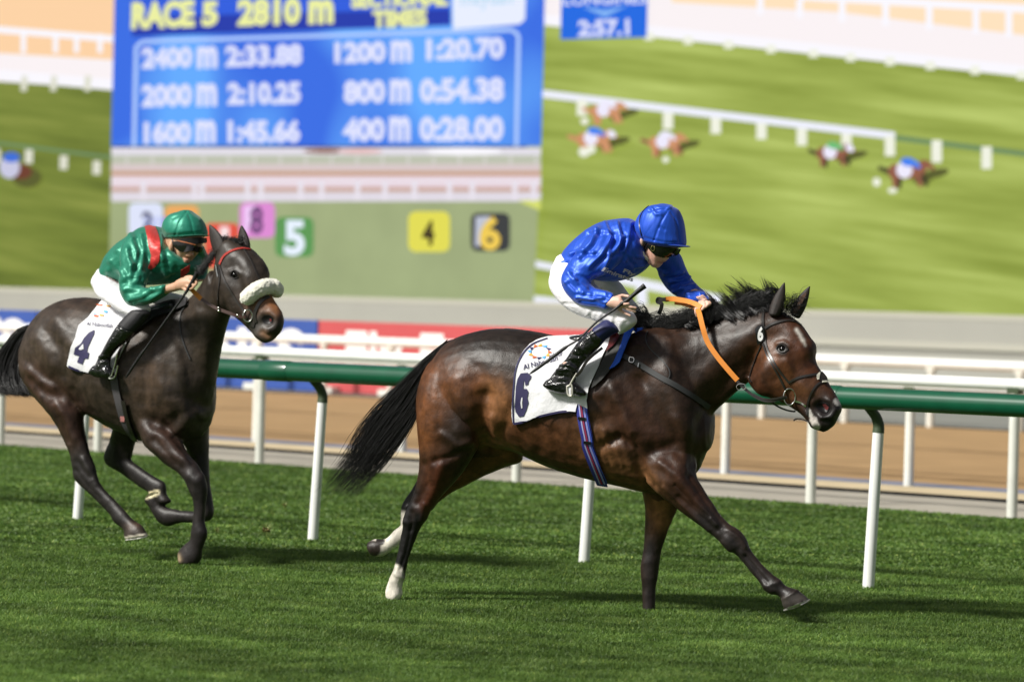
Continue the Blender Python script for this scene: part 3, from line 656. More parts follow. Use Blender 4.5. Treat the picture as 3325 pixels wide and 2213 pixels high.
# muscle masses
def bump_at(cr, x, y, off, rx, rz, rn, yaw=0):
    c = FB.pt(*cr((x, y))[0][:2], off); a = math.radians(yaw); h = FB.h*math.cos(a)+np.array([0, 0, 1])*math.sin(a); z = -FB.h*math.sin(a)+np.array([0, 0, 1])*math.cos(a)
    ball(mb, c, rx, rn, rz, np.array([h, FB.n, z]))
bump_at(D, 1525, 965, -.10, .16, .26, .10, 30); bump_at(D, 1560, 985, .10, .15, .22, .12, 35)       # shoulders
bump_at(D, 1075, 900, -.10, .19, .22, .14, 60); bump_at(D, 1085, 900, .12, .19, .20, .12, 60)        # quarters
bump_at(D, 1578, 1055, .02, .09, .10, .13, 0); bump_at(D, 1400, 985, -.02, .34, .24, .27, 0)                                                        # barrel
bay_me = fuse(mb, .0085, 4)
# ears
def ear(cr, base0, base1, tip, off, mb, w=.022):
    (x0, y0), (x1, y1), (tx, ty) = cr(base0, base1, tip); r = []
    for t, s in ((0, 1), (.2, 1.12), (.45, 1.05), (.7, .72), (.88, .36), (1, .06)):
        cx = (x0+x1)/2*(1-t)+tx*t; cy = (y0+y1)/2*(1-t)+ty*t; hx = (x1-x0)/2*s; hy = (y1-y0)/2*s; r.append((cx-hx, cy-hy, cx+hx, cy+hy, off, w*(1-t*.75)))
    loft(FB, r, n=12, mb=mb)
dk = (.010, .0075, .006); br = (.125, .044, .014); br2 = (.085, .033, .013); blk = (.006, .0055, .0055); grx = (.024, .017, .013)
ANY = (0, 99)
wht = (.62, .58, .50)
bay_sculpt = [
    (C2((905, 690), (880, 560), (900, 450)), 26, -.022), (C2((960, 660), (1010, 600), (1030, 520)), 20, -.010), (C2((930, 560), (960, 650)), 16, .012),
    (C2((640, 560), (700, 680), (800, 700)), 36, -.008), (C2((620, 420), (640, 560)), 40, .010), (C2((760, 380), (800, 560), (790, 680)), 44, .020), (C2((860, 300), (900, 420)), 26, -.007),
    (C2((590, 800), (600, 900), (560, 990)), 16, -.009), (C2((680, 800), (650, 920), (620, 1000)), 18, .008), (C2((530, 1040), (520, 1130)), 8, -.005),
    (C3((100, 460), (210, 400), (300, 470), (330, 600), (400, 700)), 16, -.014), (C3((60, 300), (200, 260)), 26, -.006), (C3((160, 100), (250, 300), (330, 420)), 26, .010), (C3((330, 60), (420, 250), (520, 420)), 28, -.011), (C3((560, 300), (640, 420), (600, 560)), 32, .014),
    (C3((420, 480), (540, 460), (620, 560)), 22, -.010), (C3((450, 560), (560, 640), (680, 800), (780, 920)), 14, .010), (C3((560, 760), (680, 860), (790, 960)), 9, -.007), (C3((620, 640), (720, 790), (820, 930)), 10, -.006),
    (C3((850, 1010), (880, 1060)), 14, .006), (C3((960, 1120), (1060, 1250)), 7, -.004), (C3((1080, 1300), (1110, 1320)), 12, .006), (C3((740, 240), (640, 440), (650, 600)), 22, -.012),
    (C1((1180, 900), (1000, 1000), (860, 1100), (760, 1240)), 34, -.009), (C1((1500, 900), (1300, 1060), (1120, 1240)), 36, .012), (C1((1440, 1120), (1300, 1250), (1180, 1380)), 24, -.010), (C1((1250, 900), (1450, 860)), 26, -.006), (C1((960, 1000), (900, 1150), (980, 1400)), 30, .010),
    (C5((1060, 1000), (1160, 1200), (1260, 1400)), 24, .008), (C5((950, 1100), (1000, 1300), (1100, 1500)), 22, -.008),
]
for i in range(10):   # skin folds behind the elbow and along the barrel
    x = 60+i*26; bay_sculpt.append((C3((x, 360+i*3), (x+22, 470), (x+60+8*math.sin(i*2.3), 560+i*5)), 7, (-.0016 if i % 2 else .0016)*(.6+.6*abs(math.sin(i*1.7)))))
for i in range(9): bay_sculpt.append((C2((1080+i*45, 600+i*6), (1090+i*48, 700+i*8)), 14, .0022*(1 if i % 2 else -1)))
bay_sculpt += [(C3((470, 700), (600, 830), (740, 960)), 5, .005), (C3((540, 690), (640, 800), (740, 880)), 5, -.006), (C3((860, 960), (930, 1010), (960, 1060)), 8, .006), (C3((830, 1030), (870, 1080)), 8, .005), (C3((930, 1090), (1010, 1200), (1080, 1290)), 5, .004), (C3((960, 1110), (1040, 1210), (1100, 1280)), 4, -.004), (C3((1100, 1290), (1160, 1270)), 8, .005), (C3((1175, 1380), (1270, 1322)), 4, .005), (C2((590, 1000), (575, 1080)), 8, .006), (C2((500, 1010), (490, 1090)), 7, .006), (C2((530, 1100), (500, 1240), (470, 1330)), 5, -.005), (C2((440, 1350), (480, 1370)), 7, .006),
  (C2((680, 640), (760, 700), (820, 680)), 14, .010), (C2((640, 780), (720, 760), (800, 720)), 12, -.009)]
bay_sculpt += [  # head
    (C4((885, 735)), 30, -.003), (C4((850, 690), (900, 680), (945, 715)), 9, .006), (C4((860, 775), (930, 770)), 10, .004), (C4((790, 640), (860, 620)), 22, -.006), (C4((980, 800), (1010, 900), (1000, 980)), 20, -.006), (C4((930, 850), (1010, 1000), (1100, 1080)), 14, .005),
    (C4((1225, 1235)), 62, -.004), (C4((1160, 1190), (1210, 1165), (1290, 1180), (1325, 1250), (1290, 1310), (1220, 1320)), 13, .011), (C4((1205, 1210), (1250, 1250)), 24, -.030), (C4((1100, 1235), (1140, 1290), (1200, 1350), (1290, 1350)), 9, -.009),
    (C4((1100, 1290), (1150, 1370)), 16, .006), (C4((720, 760), (690, 900), (660, 1020)), 16, -.006), (C4((760, 900), (740, 1030), (820, 1090)), 44, .008), (C4((960, 1100), (1060, 1190)), 14, -.006), (C4((640, 780), (600, 960)), 18, -.010)]
sculpt(bay_me, bay_sculpt, amp=1.45)
V = getV(bay_me); N = getN(bay_me); setV(bay_me, V+N*((vnoise(V, 26, 2)-.5)*.0028+(vnoise(V, 60, 4)-.5)*.0012)[:, None])
veins(bay_me, .0017, 11, 5)
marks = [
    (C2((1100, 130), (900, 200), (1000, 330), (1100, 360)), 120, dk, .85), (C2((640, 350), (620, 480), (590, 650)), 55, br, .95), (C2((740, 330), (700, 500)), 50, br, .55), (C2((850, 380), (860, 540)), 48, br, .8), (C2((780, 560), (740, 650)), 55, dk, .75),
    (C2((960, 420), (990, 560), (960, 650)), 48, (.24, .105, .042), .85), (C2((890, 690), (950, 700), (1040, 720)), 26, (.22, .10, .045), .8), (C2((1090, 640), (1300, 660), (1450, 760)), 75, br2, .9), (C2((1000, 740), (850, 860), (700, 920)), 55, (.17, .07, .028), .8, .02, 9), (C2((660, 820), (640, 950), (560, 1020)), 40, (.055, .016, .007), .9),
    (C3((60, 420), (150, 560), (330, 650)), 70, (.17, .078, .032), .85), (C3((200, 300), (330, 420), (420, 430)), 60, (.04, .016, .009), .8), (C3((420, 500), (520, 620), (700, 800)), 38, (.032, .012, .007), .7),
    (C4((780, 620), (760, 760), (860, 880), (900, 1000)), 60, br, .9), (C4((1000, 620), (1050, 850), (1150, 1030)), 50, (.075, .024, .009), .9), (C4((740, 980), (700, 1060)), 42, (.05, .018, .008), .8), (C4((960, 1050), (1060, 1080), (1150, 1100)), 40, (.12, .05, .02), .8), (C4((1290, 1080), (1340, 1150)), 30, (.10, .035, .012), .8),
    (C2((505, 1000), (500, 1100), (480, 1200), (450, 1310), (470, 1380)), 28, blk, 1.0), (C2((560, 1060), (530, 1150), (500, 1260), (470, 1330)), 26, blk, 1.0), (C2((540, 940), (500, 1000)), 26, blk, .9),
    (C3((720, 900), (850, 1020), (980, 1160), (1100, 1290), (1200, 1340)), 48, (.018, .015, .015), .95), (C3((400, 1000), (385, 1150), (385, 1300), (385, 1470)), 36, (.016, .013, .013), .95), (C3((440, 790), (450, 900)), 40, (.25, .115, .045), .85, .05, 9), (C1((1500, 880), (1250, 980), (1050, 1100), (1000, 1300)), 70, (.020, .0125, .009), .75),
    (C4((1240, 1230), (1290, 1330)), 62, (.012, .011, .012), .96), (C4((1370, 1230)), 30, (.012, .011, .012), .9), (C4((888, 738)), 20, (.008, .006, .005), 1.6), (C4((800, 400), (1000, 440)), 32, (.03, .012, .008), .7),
    (C4((1010, 575), (1045, 625), (1045, 630), (1065, 665)), 6.5, (.50, .47, .43), 1.0), (C4((1062, 655), (1085, 710)), 4.5, (.42, .39, .35), .8), (C4((1350, 1180), (1362, 1192)), 9, (.4, .37, .36), 2.5), (C4((1150, 1340), (1180, 1398)), 10, (.6, .55, .5), 2.6), (C4((1112, 1260), (1130, 1300)), 6, (.6, .57, .52), 2.5),
    (C8((860, 530), (830, 620), (760, 740), (650, 810), (700, 800)), 38, wht, 3.0, 0, 9), (C8((560, 800), (515, 850)), 22, (.03, .022, .018), 3.5, 0, 9), (C8((645, 715)), 12, (.02, .016, .014), 3.5, 0, 9),
    (C8((790, 1090), (770, 1170), (780, 1270), (800, 1360)), 28, wht, 3.2), (C8((850, 1200), (840, 1300)), 22, wht, 3.0), (C3((1215, 1390), (1300, 1370)), 22, (.045, .038, .034), 2.0), (C3((1195, 1442), (1350, 1382)), 5, (.75, .72, .66), 2.0)]
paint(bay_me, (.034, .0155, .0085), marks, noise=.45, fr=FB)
m_coat = mat('glossy bay coat', rough=.43, spec=.34, attr='coat', coat=.03, bump=(200, .4, .004, (1, 1, .35)), noise=(24, .72, 1.3, (1, 1, .45)))
m_coat.node_tree.nodes['Principled BSDF'].inputs['Coat Roughness'].default_value = .28
bay_body = link('body', bay_me, m_coat, bay)
bay_bvh = bvh_of(bay_me)
me_ = MB(); ear(C4, (770, 440), (868, 455), (908, 172), -.07, me_, .03); ears = [me_]
me_ = MB(); ear(C4, (955, 420), (1035, 480), (1124, 204), .05, me_, .028); ears.append(me_)
m_dark = mat('dark ear fur', (.016, .010, .008), .6, noise=(60, .6, 1.6))
for e in ears: link('ear', fuse(e, .004, 3), m_dark, bay)
# inner shell of the far ear
m_in = mat('inner ear', (.10, .05, .03), .7)
lm = mesh('e', [FB.pt(*p[:2], .02) for p in C4((965, 430), (1012, 455), (1050, 360), (1104, 255), (1080, 260), (1010, 330))], [(0, 1, 2, 5), (5, 2, 3, 4)]); link('inner_ear', modded(lm, [('SUBSURF', dict(levels=2)), ('SOLIDIFY', dict(thickness=.004))]), m_in, bay)
# eye
m_eye = mat('dark wet eye', (.004, .003, .003), .06, spec=.35); m_lid = mat('eyelid', (.012, .008, .007), .7)
P, N = hits(bay_bvh, C4((888, 735))); eb = MB(); ball(eb, P[0]-N[0]*.010, .021, .021, .021, n=20); eye = link('eye', eb.mesh('eye'), m_eye, bay)
lb = MB(); strap(lb, bay_bvh, C4((842, 742), (850, 712), (880, 697), (915, 708), (938, 740)), .006, .006, .004); strap(lb, bay_bvh, C4((845, 748), (870, 765), (905, 768), (938, 745)), .004, .005, .003); link('eyelid', lb.mesh('eyelid'), m_lid, bay)
# nostril lining
m_nos = mat('nostril lining', (.16, .035, .035), .5); P, N = hits(bay_bvh, C4((1250, 1228))); nb = MB(); ball(nb, P[0]+N[0]*-.004, .016, .008, .02, n=14)
m_nosd = mat('nostril dark', (.006, .005, .006), .5); nd = drape(bay_bvh, C4((1168, 1215), (1195, 1190), (1240, 1186), (1285, 1200), (1300, 1240), (1270, 1280), (1225, 1282), (1190, 1255)), 7, .001, thick=.002)
link('nostril', nd, m_nosd, bay); nd = drape(bay_bvh, C4((1228, 1205), (1262, 1200), (1290, 1232), (1280, 1258), (1262, 1258)), 7, .0035, thick=.002); link('nostril', nd, m_nos, bay)
# horseshoe on the reaching hoof
sh = MB(); strap(sh, bay_bvh, C3((1188, 1436), (1250, 1420), (1300, 1398), (1344, 1376)), .010, .006, .004); link('horseshoe', sh.mesh('horseshoe'), mat('worn steel', (.6, .58, .52), .3, metal=.9), bay)
# tail
def root_pts(cr, a, b, k, off=(0, 0)):
    (x0, y0), (x1, y1) = cr(a, b); t = rng.random(k); return [(x0+(x1-x0)*i, y0+(y1-y0)*i) for i in t]
m_hair = mat('black horse hair', (.007, .0065, .007), .32, spec=.6, noise=(40, .6, 1.7))
st = []; rd = []
left = C2((712, 158), (590, 262), (455, 400), (345, 520), (255, 655), (200, 765), (80, 902)); right = C2((640, 280), (590, 390), (565, 520), (490, 640), (400, 760), (300, 870), (205, 965)); start = C2((745, 140), (640, 235))
def rail_pt(Pl, Pr, u, t):
    a = crom([p[:2] for p in Pl], 10); b = crom([p[:2] for p in Pr], 10); i = t*(len(a)-1); j = int(min(i, len(a)-2)); f = i-j
    return (a[j]*(1-f)+a[j+1]*f)*(1-u)+(b[j]*(1-f)+b[j+1]*f)*u
La = crom([p[:2] for p in left], 10); Ra = crom([p[:2] for p in right], 10)
for i in range(1650):
    u = rng.random()**.9; end = .45+.6*rng.random()**.7; u1 = np.clip(u+rng.normal(0, .2), -.22, 1.1); off0 = rng.normal(0, .016); off1 = off0+rng.normal(0, .05); pts = []
    wob = rng.normal(0, 9, 2); phi = rng.random()*6; fly = rng.random() < .09
    for k in range(7):
        t = end*k/6; uu = u*(1-t)+u1*t; idx = min(t, 1)*(len(La)-1); j = int(min(idx, len(La)-2)); f = idx-j
        q = (La[j]*(1-f)+La[j+1]*f)*(1-uu)+(Ra[j]*(1-f)+Ra[j+1]*f)*uu
        if t > 1: q = q+(La[-1]-La[-8])*.5*(t-1)/.1*.2
        q = q+wob*math.sin(phi+t*5)*t+(np.array([-38, 26])*max(0, t-.35)*2*rng.random() if fly else 0)
        pts.append(FB.pt(q[0], q[1], off0*(1-t)+off1*t))
    st.append(pts); rd.append(.0008+.0010*rng.random())
link('tail', hair(st, rd, seg=14), m_hair, bay)
# tail dock
db = MB(); loft(FB, rows(C2, (760, 150, 735, 215, 0, .02), (690, 175, 650, 260, 0, .03), (620, 240, 575, 350, 0, .03), (560, 340, 540, 420, 0, .02)), n=12, mb=db); link('dock', fuse(db, .008, 2), m_hair, bay)
# mane: crest of hair blown up and back
st = []; rd = []
crest = crom(C1((770, 880), (860, 920), (960, 925), (1080, 895), (1180, 862), (1300, 842), (1400, 825), (1500, 805), (1570, 780), (1640, 740)), 12)[:, :2]
topl = crom(C1((740, 800), (800, 860), (900, 845), (1020, 770), (1110, 800), (1185, 690), (1280, 650), (1330, 610), (1450, 615), (1560, 640)), 12)[:, :2]
locks = []
for q in range(62):
    s_ = (q+.5*rng.random())/62; locks.append((s_, (.42+.72*rng.random()*min(1, .45+s_)), rng.normal(-30+26*s_, 20), rng.normal(0, 10), rng.normal(0, 12), rng.normal(-.005, .022), rng.normal(0, .02)))
for i in range(2600):
    s0, ln0, lx, ly, cu, o0, o1 = locks[rng.integers(len(locks))]; s = float(np.clip(s0+rng.normal(0, .011), 0, .999)); j = s*(len(crest)-2); a = int(j); f = j-a; b0 = crest[a]*(1-f)+crest[a+1]*f; t0 = topl[a]*(1-f)+topl[a+1]*f
    ln = ln0*(.55+.5*rng.random()); d = t0-b0; off0 = o0+rng.normal(0, .008); off1 = off0+o1+rng.normal(0, .006); lean = np.array([lx+rng.normal(0, 5), ly+rng.normal(0, 3)]); b0 = b0+np.array([rng.normal(0, 4), abs(rng.normal(0, 8))])
    pts = [FB.pt(b0[0], b0[1], off0-.03)]
    for t in (.3, .6, .85, 1.0): q = b0+d*ln*t+lean*t*t*.9+np.array([cu*1.6*math.sin(t*2.9), 3*math.sin(t*5+cu)]); pts.append(FB.pt(q[0], q[1], off0*(1-t)+off1*t))
    st.append(pts); rd.append(.0009+.0010*rng.random())
for i in range(2200):   # hair lying over the crest, swept back in locks
    s0, ln0, lx, ly, cu, o0, o1 = locks[rng.integers(len(locks))]; s = float(np.clip(s0+rng.normal(0, .012), 0, .999)); j = s*(len(crest)-2); a = int(j); f = j-a; b0 = crest[a]*(1-f)+crest[a+1]*f+np.array([rng.normal(0, 5), rng.normal(-4, 6)])
    dx = -34+lx*.5+rng.normal(0, 5); r_ = rng.random(); up = (20+26*rng.random())*(1+.5*math.sin(s*40))
    pts = [FB.pt(b0[0], b0[1], o0-.01), FB.pt(b0[0]+dx*.35, b0[1]-up*r_, -.025), FB.pt(b0[0]+dx, b0[1]-up*r_*.9, -.04), FB.pt(b0[0]+dx*1.7, b0[1]-up*r_*.35+cu*.3, -.05)]
    st.append(pts); rd.append(.0010+.0011*rng.random())
for i in range(260):    # forelock between the ears
    b0 = np.array(C4((rng.uniform(850, 1010), rng.uniform(380, 470)))[0][:2]); e = b0+np.array([rng.normal(20, 16), rng.normal(-26, 18)]); pts = [FB.pt(b0[0], b0[1], -.04), FB.pt((b0[0]+e[0])/2, e[1]+2, -.05+rng.normal(0, .02)), FB.pt(e[0]+rng.normal(6, 10), e[1]+rng.normal(6, 10), -.04)]
    st.append(pts); rd.append(.0011)
link('mane', hair(st, rd, seg=10), m_hair, bay)
# ================================================================ tack on the bay
def offd(fr, pts, off): return [float(fr.pt(p[0], p[1], o)[1]) for p, o in zip(pts, off)]
m_leather = mat('dark bridle leather', (.022, .018, .016), .32, spec=.6, coat=.3)
m_strapg = mat('grey elastic strap', (.035, .036, .038), .6)
m_steel = mat('polished steel', (.75, .74, .70), .18, metal=1.0)
m_orange = mat('orange rubber rein', (.80, .27, .035), .55, bump=(400, .3, .002))
m_cloth = mat('white saddlecloth fabric', (.80, .80, .83), .75, bump=(22, .35, .02))
m_navy2 = mat('navy print', (.028, .024, .09), .7); m_black = mat('black leather', (.008, .008, .009), .3, coat=.4)
m_wool = mat('sheepskin', (.62, .60, .50), .95, sheen=.5, bump=(90, .9, .01))
def wave5(P):
    return .004*np.sin(P[:, 0]*.05+P[:, 1]*.02)+.006*vnoise(np.c_[P, P[:, :1]*0], .03, 3)
cl_poly = C5((400, 465), (300, 492), (220, 540), (150, 620), (110, 690), (84, 760), (62, 900), (48, 1100), (57, 1335), (110, 1337), (180, 1312), (300, 1268), (420, 1238), (560, 1212), (640, 1212), (705, 1222), (720, 1130), (760, 1160), (822, 1192), (815, 1100), (838, 980), (900, 840), (990, 650), (1075, 500), (1150, 345), (1000, 360), (850, 420), (720, 455), (600, 462), (480, 458))
cl = drape(bay_bvh, cl_poly, 9, .014, wave5, smooth=3); cloth = link('saddlecloth', cl, m_cloth, bay)
cl_bvh = bvh_of(cl)
bb = MB(); strap(bb, cl_bvh, C5((400, 466), (250, 522), (150, 620), (84, 760), (62, 900), (48, 1100), (57, 1333)), .009, .003, .003); strap(bb, cl_bvh, C5((57, 1333), (180, 1308), (300, 1264), (420, 1234), (560, 1208), (690, 1214)), .012, .003, .003)
link('binding', bb.mesh('binding'), m_navy2, cloth)
# number 6 as stitched on the cloth
six_o = C5((128, 822), (200, 815), (236, 846), (232, 872), (208, 905), (206, 932), (176, 944), (172, 912), (162, 888), (158, 930), (154, 980), (190, 978), (208, 1010), (196, 1068), (208, 1118), (188, 1195), (160, 1256), (112, 1262), (78, 1210), (70, 1160), (80, 960), (96, 880))
P2, F2 = fill(six_o, 12)
hole = C5((138, 1068), (150, 1066), (146, 1120), (150, 1172), (138, 1176), (130, 1120))
num = link('number', decal(cl_bvh, P2, F2, .004, 1), m_navy2, cloth); P2, F2 = fill(hole, 6)
link('number_slot', decal(cl_bvh, P2, F2, .0065, 0), m_cloth, num)
P, F = text_quad('Al Naboodah', C5((150, 735), (500, 640), (508, 690), (158, 785)), .01); link('print', decal(cl_bvh, P, F, .004, 1), m_navy2, cloth)
P, F = text_quad('naboor', C5((415, 625), (552, 590), (556, 640), (420, 676)), .005); link('print', decal(cl_bvh, P, F, .004, 1), m_navy2, cloth)
cols = [(.75, .15, .03), (.85, .45, .06), (.10, .42, .80), (.03, .03, .12)]
em_c = [mat('emblem %s' % n, c, .7) for n, c in zip(('red', 'amber', 'sky', 'navy'), cols)]
mbm = MB()
for i in range(12):
    a = i*math.pi/6; f = lambda t, r: (322+r*1.28*math.cos(t)*.98+0, 603+r*math.sin(t)*.80)
    tri = C5(f(a-.3, 72), f(a+.3, 72), f(a+.12, 102)); P2, F2 = fill(tri, 9); me = decal(cl_bvh, P2, F2, .004, 0)
    mbm.add([v.co for v in me.vertices], [tuple(p.vertices) for p in me.polygons], i % 4)
link('emblem', mbm.mesh('emblem'), em_c, cloth)
def patch(bvh, pts, m, name, parent, off, step=9, thick=.006, wave=None, smooth=2): return link(name, drape(bvh, pts, step, off, wave, smooth, thick), m, parent)
sad = empty('saddle', tuple(FB.pt(*D((1400, 790))[0][:2])), 'small dark racing saddle with maroon flap and grey pad', 'saddle')
sad.parent = bay; sad.matrix_parent_inverse = Matrix.Translation(bay.location).inverted(); del sad['category']; del sad['label']
m_maroon = mat('maroon leather', (.09, .012, .014), .3, coat=.3); m_pad = mat('charcoal saddle pad', (.05, .05, .048), .8, bump=(300, .4, .003)); m_blueweb = mat('bright blue webbing', (.012, .11, .72), .6, bump=(260, .6, .003))
patch(bay_bvh, C5((1150, 350), (1225, 300), (1305, 305), (1240, 450), (1175, 600), (1080, 760), (990, 880), (905, 950), (852, 985), (870, 900), (960, 720), (1050, 560)), m_pad, 'pad', sad, .020)
patch(bay_bvh, C5((1290, 302), (1375, 290), (1300, 420), (1245, 530), (1190, 650), (1150, 735), (1100, 780), (1035, 808), (1090, 715), (1160, 570), (1215, 430)), m_blueweb, 'webbing', sad, .030)
patch(bay_bvh, C5((1150, 390), (1190, 385), (1185, 430), (1140, 530), (1090, 590), (1010, 650), (1040, 560), (1060, 480), (1100, 430)), m_maroon, 'flap', sad, .034)
patch(bay_bvh, C5((1140, 340), (1200, 300), (1290, 285), (1280, 310), (1210, 330), (1160, 360)), m_wool, 'fleece', sad, .045, thick=.012)
sb = MB(); loft(FB, rows(C5, (585, 480, 690, 500, 0, .05), (650, 440, 760, 520, 0, .10), (800, 410, 850, 520, 0, .11), (950, 350, 1000, 480, 0, .11), (1080, 290, 1120, 420, 0, .09), (1170, 280, 1180, 380, 0, .06)), n=16, mb=sb); link('seat', fuse(sb, .01, 3), m_black, sad)
# girth
gp = C5((735, 1062), (752, 1150), (765, 1250), (785, 1370), (812, 1500))+C2((1405, 640), (1425, 700), (1452, 770), (1478, 835), (1502, 893))
gp = gp[:5]+gp[6:]
grt = MB(); strap(grt, bay_bvh, gp, .066, .005, .014, 5, smooth=6); gi = link('girth', grt.mesh('girth'), mat('blue girth webbing', (.03, .04, .30), .6, bump=(200, .4, .003)), bay)
gb = bvh_of(gi.data)
for dx, w, c in ((-9, .007, (.45, .46, .75)), (-3, .010, (.32, .03, .09)), (6, .010, (.30, .33, .75)), (12, .006, (.05, .10, .55))):
    s_ = MB(); strap(s_, gb, [(p[0]+dx, p[1]) for p in gp], w, .002, .003, 5); link('stripe', s_.mesh('stripe'), mat('girth stripe', c, .6), gi)
for p in (C5((752, 1278)), C2((1422, 683))):
    s_ = MB(); x, y = p[0]; strap(s_, gb, [(x-12, y-1), (x+12, y+2)], .016, .005, .006); link('keeper', s_.mesh('keeper'), m_black, gi)
# breast strap and neck line
bs = MB(); strap(bs, bay_bvh, C1((470, 1046), (530, 1050), (620, 1085), (690, 1118), (750, 1150), (850, 1210), (960, 1272), (1060, 1338), (1180, 1412)), .030, .004, .010, 6, smooth=4); bst = link('breast_strap', bs.mesh('breast_strap'), m_strapg, bay)
bs = MB(); strap(bs, bay_bvh, C1((680, 1104), (705, 1108), (700, 1134), (676, 1128), (680, 1104)), .004, .004, .018, 4, smooth=1); link('buckle', bs.mesh('buckle'), m_steel, bst)
bs = MB(); strap(bs, bay_bvh, C1((735, 1136), (728, 1160)), .006, .005, .018, 3); link('buckle', bs.mesh('buckle'), m_steel, bst)
nl = MB(); strap(nl, bay_bvh, C1((790, 935), (778, 985), (805, 1045), (870, 1105), (925, 1175), (925, 1225), (895, 1258)), .006, .004, .006); link('neck_cord', nl.mesh('neck_cord'), m_strapg, bay)
# bridle
br_ = empty('bridle', tuple(FB.pt(*C4((900, 700))[0][:2])), '-', '-'); del br_['category']; del br_['label']; br_.parent = bay; br_.matrix_parent_inverse = Matrix.Translation(bay.location).inverted()
def bs_(name, pts, w, lift=None, off=.004, m=m_leather, th=.005, **k):
    b = MB(); strap(b, bay_bvh, C4(*pts), w, th, off, lift=lift, **k); return link(name, b.mesh(name), m, br_)
bs_('browband', [(742, 562), (790, 532), (850, 512), (920, 500), (990, 506), (1050, 540)], .014)
bs_('headpiece', [(738, 400), (722, 470), (725, 540), (735, 620), (745, 690)], .014)
bs_('cheekpiece', [(745, 685), (785, 790), (840, 890), (900, 970), (948, 1028)], .012)
bs_('cheekpiece', [(728, 690), (765, 800), (820, 900), (875, 1000), (916, 1085)], .010)
bs_('throatlash', [(708, 715), (665, 820), (630, 920), (616, 985), (630, 1020)], .007)
bs_('noseband', [(945, 1022), (1010, 988), (1090, 966), (1185, 952), (1215, 955)], .012)
bs_('noseband', [(1245, 1012), (1190, 1035), (1140, 1100), (1110, 1180), (1098, 1250), (1100, 1300)], .010)
bs_('curb_strap', [(780, 1180), (850, 1225), (920, 1255), (985, 1268), (1000, 1262)], .010)
patch(bay_bvh, C4((1190, 935), (1225, 930), (1262, 975), (1275, 1020), (1245, 1022), (1190, 1010)), m_leather, 'nose_pad', br_, .008)
patch(bay_bvh, C4((1168, 962), (1205, 930), (1202, 1005), (1180, 1008)), m_wool, 'fleece', br_, .012); patch(bay_bvh, C4((1215, 1010), (1275, 1012), (1272, 1030), (1215, 1032)), m_wool, 'fleece', br_, .012)
tail_ = C4((985, 1345), (1010, 1330), (1060, 1335), (1112, 1355)); b = MB(); strap(b, None, tail_, .008, .004, 0, depth=offd(FB, tail_, [-.11]*4)); link('strap_end', b.mesh('strap_end'), m_leather, br_)
tag_ = patch(bay_bvh, C4((655, 572), (690, 536), (722, 524), (738, 565), (748, 640), (742, 668), (682, 712), (668, 660)), m_black, 'number_tag', br_, .012); tb = bvh_of(tag_.data)
P, F = text_quad('6', C4((680, 552), (728, 545), (728, 670), (678, 676)), .05); link('number', decal(tb, P, F, .003, 0), mat('white digit', (.85, .85, .85), .6), tag_)
# bit ring
rg = []; cx, cy = 950, 1144
for i in range(25):
    a = i*2*math.pi/24; rg.append(C4((cx+50*math.cos(a), cy+70*math.sin(a)))[0])
b = MB(); P, N = hits(bay_bvh, rg); c = P.mean(0)-_f*.012; Rp = np.array([PY(p[0], p[1], c[1]) for p in rg]); V, F = tube(Rp, .0042, 8, False); b.add(V, F); link('bit_ring', b.mesh('bit_ring'), m_steel, br_)
b = MB(); strap(b, bay_bvh, C4((1000, 1180), (1050, 1195), (1088, 1225)), .009, .007, .006); link('bit', b.mesh('bit'), m_steel, br_)
# reins
def rein(name, pts, offs, w, m, parent, th=.006):
    b = MB(); strap(b, None, pts, w, th, 0, depth=offd(FB, pts, offs), smooth=0); return link(name, b.mesh(name), m, parent)
rr = empty('reins', tuple(FB.pt(*C4((300, 740))[0][:2])), '-', '-'); del rr['category']; del rr['label']; rr.parent = bay; rr.matrix_parent_inverse = Matrix.Translation(bay.location).inverted()
rein('rein_grip', C4((172, 400), (190, 460), (215, 560), (255, 680), (335, 800), (425, 910), (508, 1004)), [-.075, -.115, -.145, -.155, -.16, -.16, -.155], .029, m_orange, rr)
rein('rein', C4((495, 1000), (560, 1065), (640, 1130), (720, 1170), (790, 1180), (860, 1165), (930, 1148)), [-.155, -.155, -.155, -.155, -.155, -.15, -.145], .016, m_leather, rr)
rein('rein', C4((640, 1120), (730, 1160), (820, 1160), (910, 1140)), [-.158]*4, .009, m_leather, rr)
rg2 = [C4((539+40*math.cos(i*math.pi/8), 1060+28*math.sin(i*math.pi/8)))[0] for i in range(17)]; b = MB(); V, F = tube([FB.pt(p[0], p[1], -.165) for p in rg2], .002, 6, False); b.add(V, F); link('martingale_ring', b.mesh('martingale_ring'), m_steel, rr)
rein('rein_grip', C7((1225, 575), (1330, 565), (1450, 580), (1580, 605), (1690, 645), (1775, 695)), [.0, .0, -.01, -.03, -.055, -.075], .028, m_orange, rr)
rein('rein_grip', C7((1370, 620), (1460, 630), (1560, 655), (1640, 690), (1700, 715)), [.03, .03, .01, -.02, -.05], .024, m_orange, rr)
rein('rein_buckle', C7((1235, 575), (1180, 575), (1120, 565), (1110, 610), (1170, 640), (1160, 720), (1125, 800)), [-.02]*7, .022, m_leather, rr, .012)

